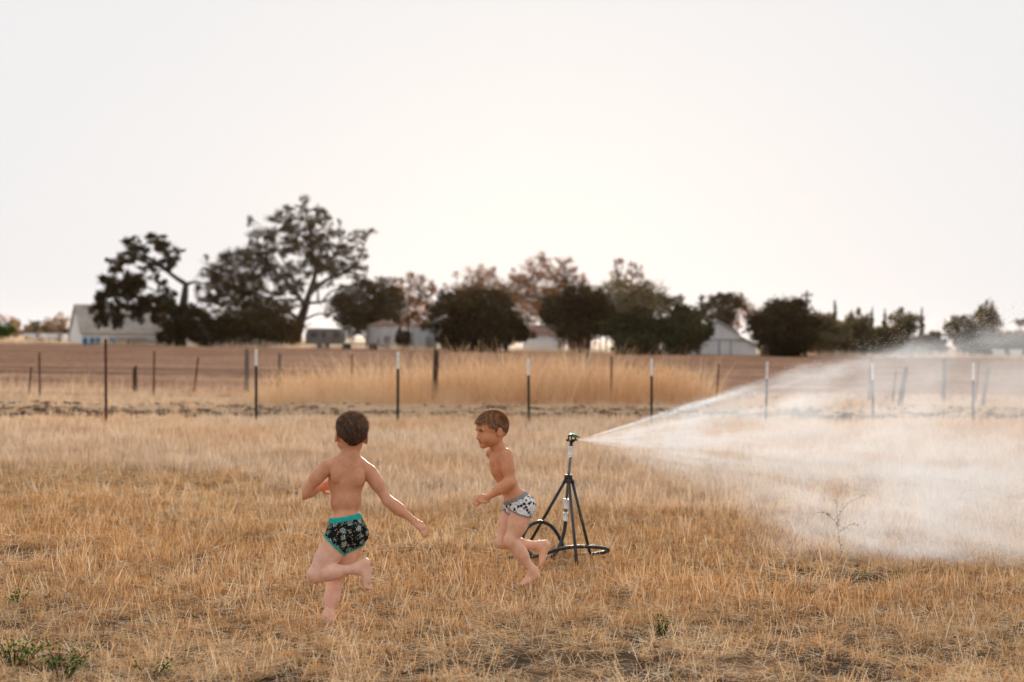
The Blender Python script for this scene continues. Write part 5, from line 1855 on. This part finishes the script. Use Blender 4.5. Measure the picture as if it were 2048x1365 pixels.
def spray_volume():
    """mist plume: closed mesh from the nozzle to the right, thickness grows with distance"""
    k = YS / FPX
    top = [(0, .012), (.3, .125), (.8, .31), (1.5, .56), (2.2, .78), (2.9, .92), (3.6, .95), (4.6, .8)]
    bot = [(0, -.012), (.3, -.17), (.8, -.46), (1.3, -.80), (1.45, -.86), (2.4, -.86), (3.6, -.86), (4.6, -.86)]
    xs_ = np.linspace(0, 4.6, 15)
    vs_, fs_ = [], []
    ring = 12
    for x in xs_:
        zt = np.interp(x, *zip(*top))
        zb = np.interp(x, *zip(*bot))
        w = .012 + .30 * x
        c, h_ = (zt + zb) / 2, (zt - zb) / 2
        for j in range(ring):
            a = 2 * math.pi * j / ring
            vs_.append((x, math.cos(a) * w, max(c + math.sin(a) * h_ * 1.06, -NZ.z + .01)))
    for i in range(len(xs_) - 1):
        for j in range(ring):
            q = (j + 1) % ring
            fs_.append((i * ring + q, (i + 1) * ring + q, (i + 1) * ring + j, i * ring + j))
    fs_ += [tuple(range(ring - 1, -1, -1)), tuple(range((len(xs_) - 1) * ring, len(xs_) * ring))]
    m, n, l, out = nodes_of('spray_mist')
    tc = n.new('ShaderNodeTexCoord')
    sep = n.new('ShaderNodeSeparateXYZ')
    l.new(tc.outputs['Object'], sep.inputs[0])
    x, y, z = sep.outputs
    mn = lambda op, a, b_=None, c_=None, cl=False: math_node(n, l, op, a, b_, c_, cl)
    xx = mn('MAXIMUM', x, .03)
    sl_ = mn('DIVIDE', z, xx)                                   # slope seen from the nozzle
    yy = mn('DIVIDE', y, mn('MULTIPLY_ADD', xx, .30, .012))      # -1..1 across the plume
    prof = mn('POWER', mn('SUBTRACT', 1.0, mn('MULTIPLY', yy, yy), None, True), 1.5)
    # soft, uneven upper limit near the jet's line, bending over with distance
    edge = noise(n, l, tc.outputs['Object'], 3.2, 4, .65)
    lim = mn('MULTIPLY_ADD', mn('MULTIPLY', mn('SUBTRACT', edge, .5), mn('MINIMUM', xx, 1.6)), .12, mn('SUBTRACT', .345, mn('MULTIPLY', mn('MULTIPLY', xx, xx), .006)))
    up = n.new('ShaderNodeMapRange')
    up.interpolation_type = 'SMOOTHSTEP'
    l.new(mn('SUBTRACT', lim, sl_), up.inputs['Value'])
    up.inputs['From Min'].default_value, up.inputs['From Max'].default_value = -.01, .13
    lowl = n.new('ShaderNodeMapRange')
    lowl.interpolation_type = 'SMOOTHSTEP'
    l.new(mn('ADD', sl_, mn('MULTIPLY_ADD', xx, .06, .42)), lowl.inputs['Value'])
    lowl.inputs['From Min'].default_value, lowl.inputs['From Max'].default_value = 0.0, .42
    cmb = n.new('ShaderNodeCombineXYZ')
    l.new(mn('MULTIPLY', xx, .9), cmb.inputs[0])
    l.new(mn('MULTIPLY', y, 1.2), cmb.inputs[1])
    l.new(mn('MULTIPLY', sl_, 9.0), cmb.inputs[2])
    streak = noise(n, l, cmb.outputs[0], 1.6, 4, .6)
    puff = noise(n, l, tc.outputs['Object'], 2.1, 5, .65)
    tex = mn('MULTIPLY_ADD', mn('SUBTRACT', mn('ADD', mn('MULTIPLY', streak, .45), mn('MULTIPLY', puff, .55)), .5), 8.0, .95)
    tex = mn('MAXIMUM', tex, .08)
    # drops rain down in a thicker curtain low and farther out
    low = n.new('ShaderNodeMapRange')
    low.interpolation_type = 'SMOOTHSTEP'
    l.new(z, low.inputs['Value'])
    low.inputs['From Min'].default_value, low.inputs['From Max'].default_value = .25, -.85
    far_ = n.new('ShaderNodeMapRange')
    far_.interpolation_type = 'SMOOTHSTEP'
    l.new(xx, far_.inputs['Value'])
    far_.inputs['From Min'].default_value, far_.inputs['From Max'].default_value = .9, 1.9
    rain = mn('MULTIPLY', mn('MULTIPLY', low.outputs[0], far_.outputs[0]), tex)
    spread = mn('DIVIDE', 1.15, mn('MULTIPLY_ADD', xx, 1.0, .42))
    jet = mn('POWER', 2.718, mn('MULTIPLY', mn('POWER', mn('DIVIDE', mn('SUBTRACT', sl_, mn('SUBTRACT', lim, .035)), .022), 2.0), -1.0))
    jet = mn('MULTIPLY', mn('MULTIPLY', jet, mn('POWER', mn('MULTIPLY', tex, .8), 1.3)), mn('DIVIDE', 1.3, mn('MULTIPLY_ADD', mn('MULTIPLY', xx, xx), .9, .14)))
    core = mn('POWER', 2.718, mn('MULTIPLY', mn('POWER', mn('DIVIDE', mn('SUBTRACT', sl_, .02), .16), 2.0), -1.0))
    core = mn('MULTIPLY', core, mn('DIVIDE', .9, mn('MULTIPLY_ADD', mn('MULTIPLY', xx, xx), 3.0, .10)))
    mist = mn('MULTIPLY', mn('MULTIPLY', up.outputs[0], lowl.outputs[0]), mn('MULTIPLY', tex, spread))
    # far end thins out
    fade = n.new('ShaderNodeMapRange')
    fade.interpolation_type = 'SMOOTHSTEP'
    l.new(xx, fade.inputs['Value'])
    fade.inputs['From Min'].default_value, fade.inputs['From Max'].default_value = 4.6, 2.0
    den = mn('MULTIPLY', mn('ADD', mn('ADD', mn('MULTIPLY_ADD', rain, .50, mn('MULTIPLY', mist, 1.25)), mn('MULTIPLY', jet, 2.3)), mn('MULTIPLY', mn('MULTIPLY', core, tex), 1.9)), mn('MULTIPLY', prof, mn('MULTIPLY_ADD', fade.outputs[0], .8, .2)))
    pv = n.new('ShaderNodeVolumePrincipled')
    pv.inputs['Color'].default_value = (.86, .93, 1.0, 1)
    pv.inputs['Anisotropy'].default_value = .35
    l.new(den, pv.inputs['Density'])
    l.new(pv.outputs[0], out.inputs['Volume'])
    m.cycles.volume_step_rate = .25
    mb = MB().add(vs_, fs_)
    o_ = mb.build('water_spray', m)
    o_.location = NZ
    return tag(o_, 'white mist of water sprayed to the right by the sprinkler', 'water spray', kind='stuff')


spray_volume()


def water_mat():
    m, n, l, out = nodes_of('water_drops')
    p = n.new('ShaderNodeBsdfPrincipled')
    p.inputs['Base Color'].default_value = (.95, .96, .97, 1)
    p.inputs['Roughness'].default_value = .12
    p.inputs['Transmission Weight'].default_value = .55
    p.inputs['IOR'].default_value = 1.33
    l.new(p.outputs[0], out.inputs[0])
    return m


M['water'] = water_mat()
# flying drops, a little drawn out along their flight
n_ = 7000
x = RNG.uniform(.05, 1, n_) ** .8 * 4.0
lim = .34 - .006 * x * x
sl_ = np.where(RNG.uniform(0, 1, n_) < .55, lim + RNG.normal(-.01, .028, n_), RNG.uniform(-.4, .32, n_))
z = sl_ * x
y = RNG.normal(0, .10, n_) * x
k = (z + NZ.z) > .03
x, y, z = x[k], y[k], z[k]
n_ = len(x)
d = np.stack([np.ones(n_), y / x * .6, z / x - .03 * x], -1)
d /= np.linalg.norm(d, axis=1)[:, None]
e1 = np.cross(d, [0, 1, 0])
e1 /= np.linalg.norm(e1, axis=1)[:, None]
e2 = np.cross(d, e1)
r_ = RNG.uniform(.0006, .0014, n_)[:, None, None]
ovs = np.array([[1, 0, 0], [-1, 0, 0], [0, 1, 0], [0, -1, 0], [0, 0, 1], [0, 0, -1]], float)
fr = np.stack([d * 6.0, e1, e2], 1)
V = np.einsum('oj,njk->nok', ovs, fr) * r_ + np.stack([x, y, z], -1)[:, None]
of = np.array([[0, 2, 4], [2, 1, 4], [1, 3, 4], [3, 0, 4], [2, 0, 5], [1, 2, 5], [3, 1, 5], [0, 3, 5]])
F = (of[None] + (np.arange(n_) * 6)[:, None, None]).reshape(-1, 3)
wd = link('water_drops', np_mesh('water_drops', V.reshape(-1, 3), F, smooth=True), M['water'], None, NZ)
tag(wd, 'fine flying drops along the upper edge of the spray', 'water drops', kind='stuff')

# ------------------------------------------------------------------ green weeds


def weed(label, px, py, spread, h, n_leaf, name='green_weed', lw=.016, group='small green weeds in the stubble', seed=0):
    b = ground(px, py)
    rng = np.random.default_rng(seed + int(px))
    root = empty(name, b, label, 'weed', group)
    mb = MB()
    C = []
    for j in range(max(3, n_leaf // 14)):
        a, r_ = rng.uniform(0, 6.28), spread * rng.uniform(.2, 1)
        e = Vector((math.cos(a) * r_, math.sin(a) * r_ * .5, h * rng.uniform(.5, 1)))
        s_ = Vector((e.x * .35, e.y * .35, 0))
        mb.tube([s_, (s_ + e) * .5 + Vector((0, 0, h * .15)), e], [.0025, .002, .001], 5)
        for t in np.linspace(.35, 1, 14):
            C.append((s_ + (e - s_) * t)[:])
    mb.build('stem', M['weed'], root)
    C = np.array(C) + rng.normal(0, lw * .8, (len(C), 3))
    C[:, 2] = np.abs(C[:, 2]) + .01
    n2 = len(C)
    a = rng.normal(size=(n2, 3)) * (1, 1, .5)
    a /= np.linalg.norm(a, axis=1)[:, None]
    c = np.cross(a, rng.normal(size=(n2, 3)))
    c /= np.linalg.norm(c, axis=1)[:, None]
    s_ = lw * rng.uniform(.7, 1.4, (n2, 1))
    V = np.stack([C, C + a * s_ * .5 + c * s_ * .3, C + a * s_, C + a * s_ * .5 - c * s_ * .3], 1).reshape(-1, 3)
    link('foliage', np_mesh('foliage', V, np.arange(n2 * 4).reshape(-1, 4), rng.uniform(0, 1, n2)), M['weed'], root)


for i, (px, py, sp_, h, nl, lb) in enumerate(((100, 966, .28, .06, 90, 'low green weed spreading at the left edge of the middle field'), (518, 972, .12, .05, 40, 'tiny green weed left of the near boy'),
                                              (562, 976, .10, .05, 40, 'tiny green weed just left of the near boy elbow'), (626, 1004, .10, .09, 70, 'upright green weed beside the near boy elbow'),
                                              (775, 950, .22, .06, 70, 'green weed right of the near boy shoulder'), (828, 950, .22, .05, 70, 'green weed in the middle of the gap between the boys'), (890, 949, .30, .06, 90, 'green weed strip left of the farther boy'),
                                              (30, 1215, .10, .10, 90, 'dark green weed half way up the left border'), (30, 1330, .22, .14, 260, 'big dark green weed in the lower left corner'), (120, 1352, .20, .12, 160, 'dark green weed at the bottom left border'),
                                              (1322, 1282, .05, .13, 90, 'dark green upright weed below the sprinkler'), (1725, 1160, .06, .04, 40, 'small green weed below the thick mist'), (300, 1352, .14, .07, 60, 'thin green weed at the bottom left of the near boy'))):
    weed(lb, px, py, sp_, h, nl, seed=i)
# tall thin weed standing in the mist
b = ground(1684, 1124)
k = px_m(b.y)
M['dry_weed'] = leaf_mat('dry_weed', [(0, lin(110, 104, 70)), (1, lin(170, 160, 116))], (1, .95, .7), .4)
root = empty('tall_weed', b, 'tall thin branching weed standing alone in the mist', 'weed')
Q = lambda x, y: Vector(((x - 1684) * k, 0, (1124 - y) * k))
mb = MB()
lines = [[(1684, 1126), (1682, 1105), (1675, 1060), (1673, 1030), (1669, 1000)], [(1675, 1065), (1700, 1050), (1716, 1052)], [(1673, 1030), (1698, 1005), (1738, 988)], [(1672, 1050), (1655, 1030), (1640, 1028), (1633, 1036)]]
lf = []
for j, ln in enumerate(lines):
    pts = smooth_path([Q(*p) + Vector((0, (i - 1) * .02 * j, 0)) for i, p in enumerate(ln)], 6)
    mb.tube(pts, [.0018 - .0012 * i / len(pts) for i in range(len(pts))], 5)
    lf += [p for p in pts if random.random() < (.9 if j == 0 else .5)]
mb.build('stem', M['dry_weed'], root)
lb_ = MB()
for p in lf:
    for _ in range(2):
        a = Vector((random.uniform(-1, 1), random.uniform(-1, 1), random.uniform(-.2, .8))).normalized() * random.uniform(.007, .018)
        c = a.orthogonal() * .35
        lb_.add([p, p + a * .5 + c, p + a, p + a * .5 - c], [(0, 1, 2, 3)])
lb_.build('leaves', M['dry_weed'], root)

# ------------------------------------------------------------------ evening haze
m, n, l, out = nodes_of('haze_air')
pv = n.new('ShaderNodeVolumePrincipled')
pv.inputs['Color'].default_value = (1.0, .80, .62, 1)  # peach sunset glow tinted into the haze colour
pv.inputs['Density'].default_value = .000018
pv.inputs['Anisotropy'].default_value = .75
l.new(pv.outputs[0], out.inputs['Volume'])
hz_ = MB().box(-1260, 1260, -360, 2460, -1.0, 32).build('haze', m)
tag(hz_, 'thin warm evening haze over the fields', 'haze', kind='stuff')
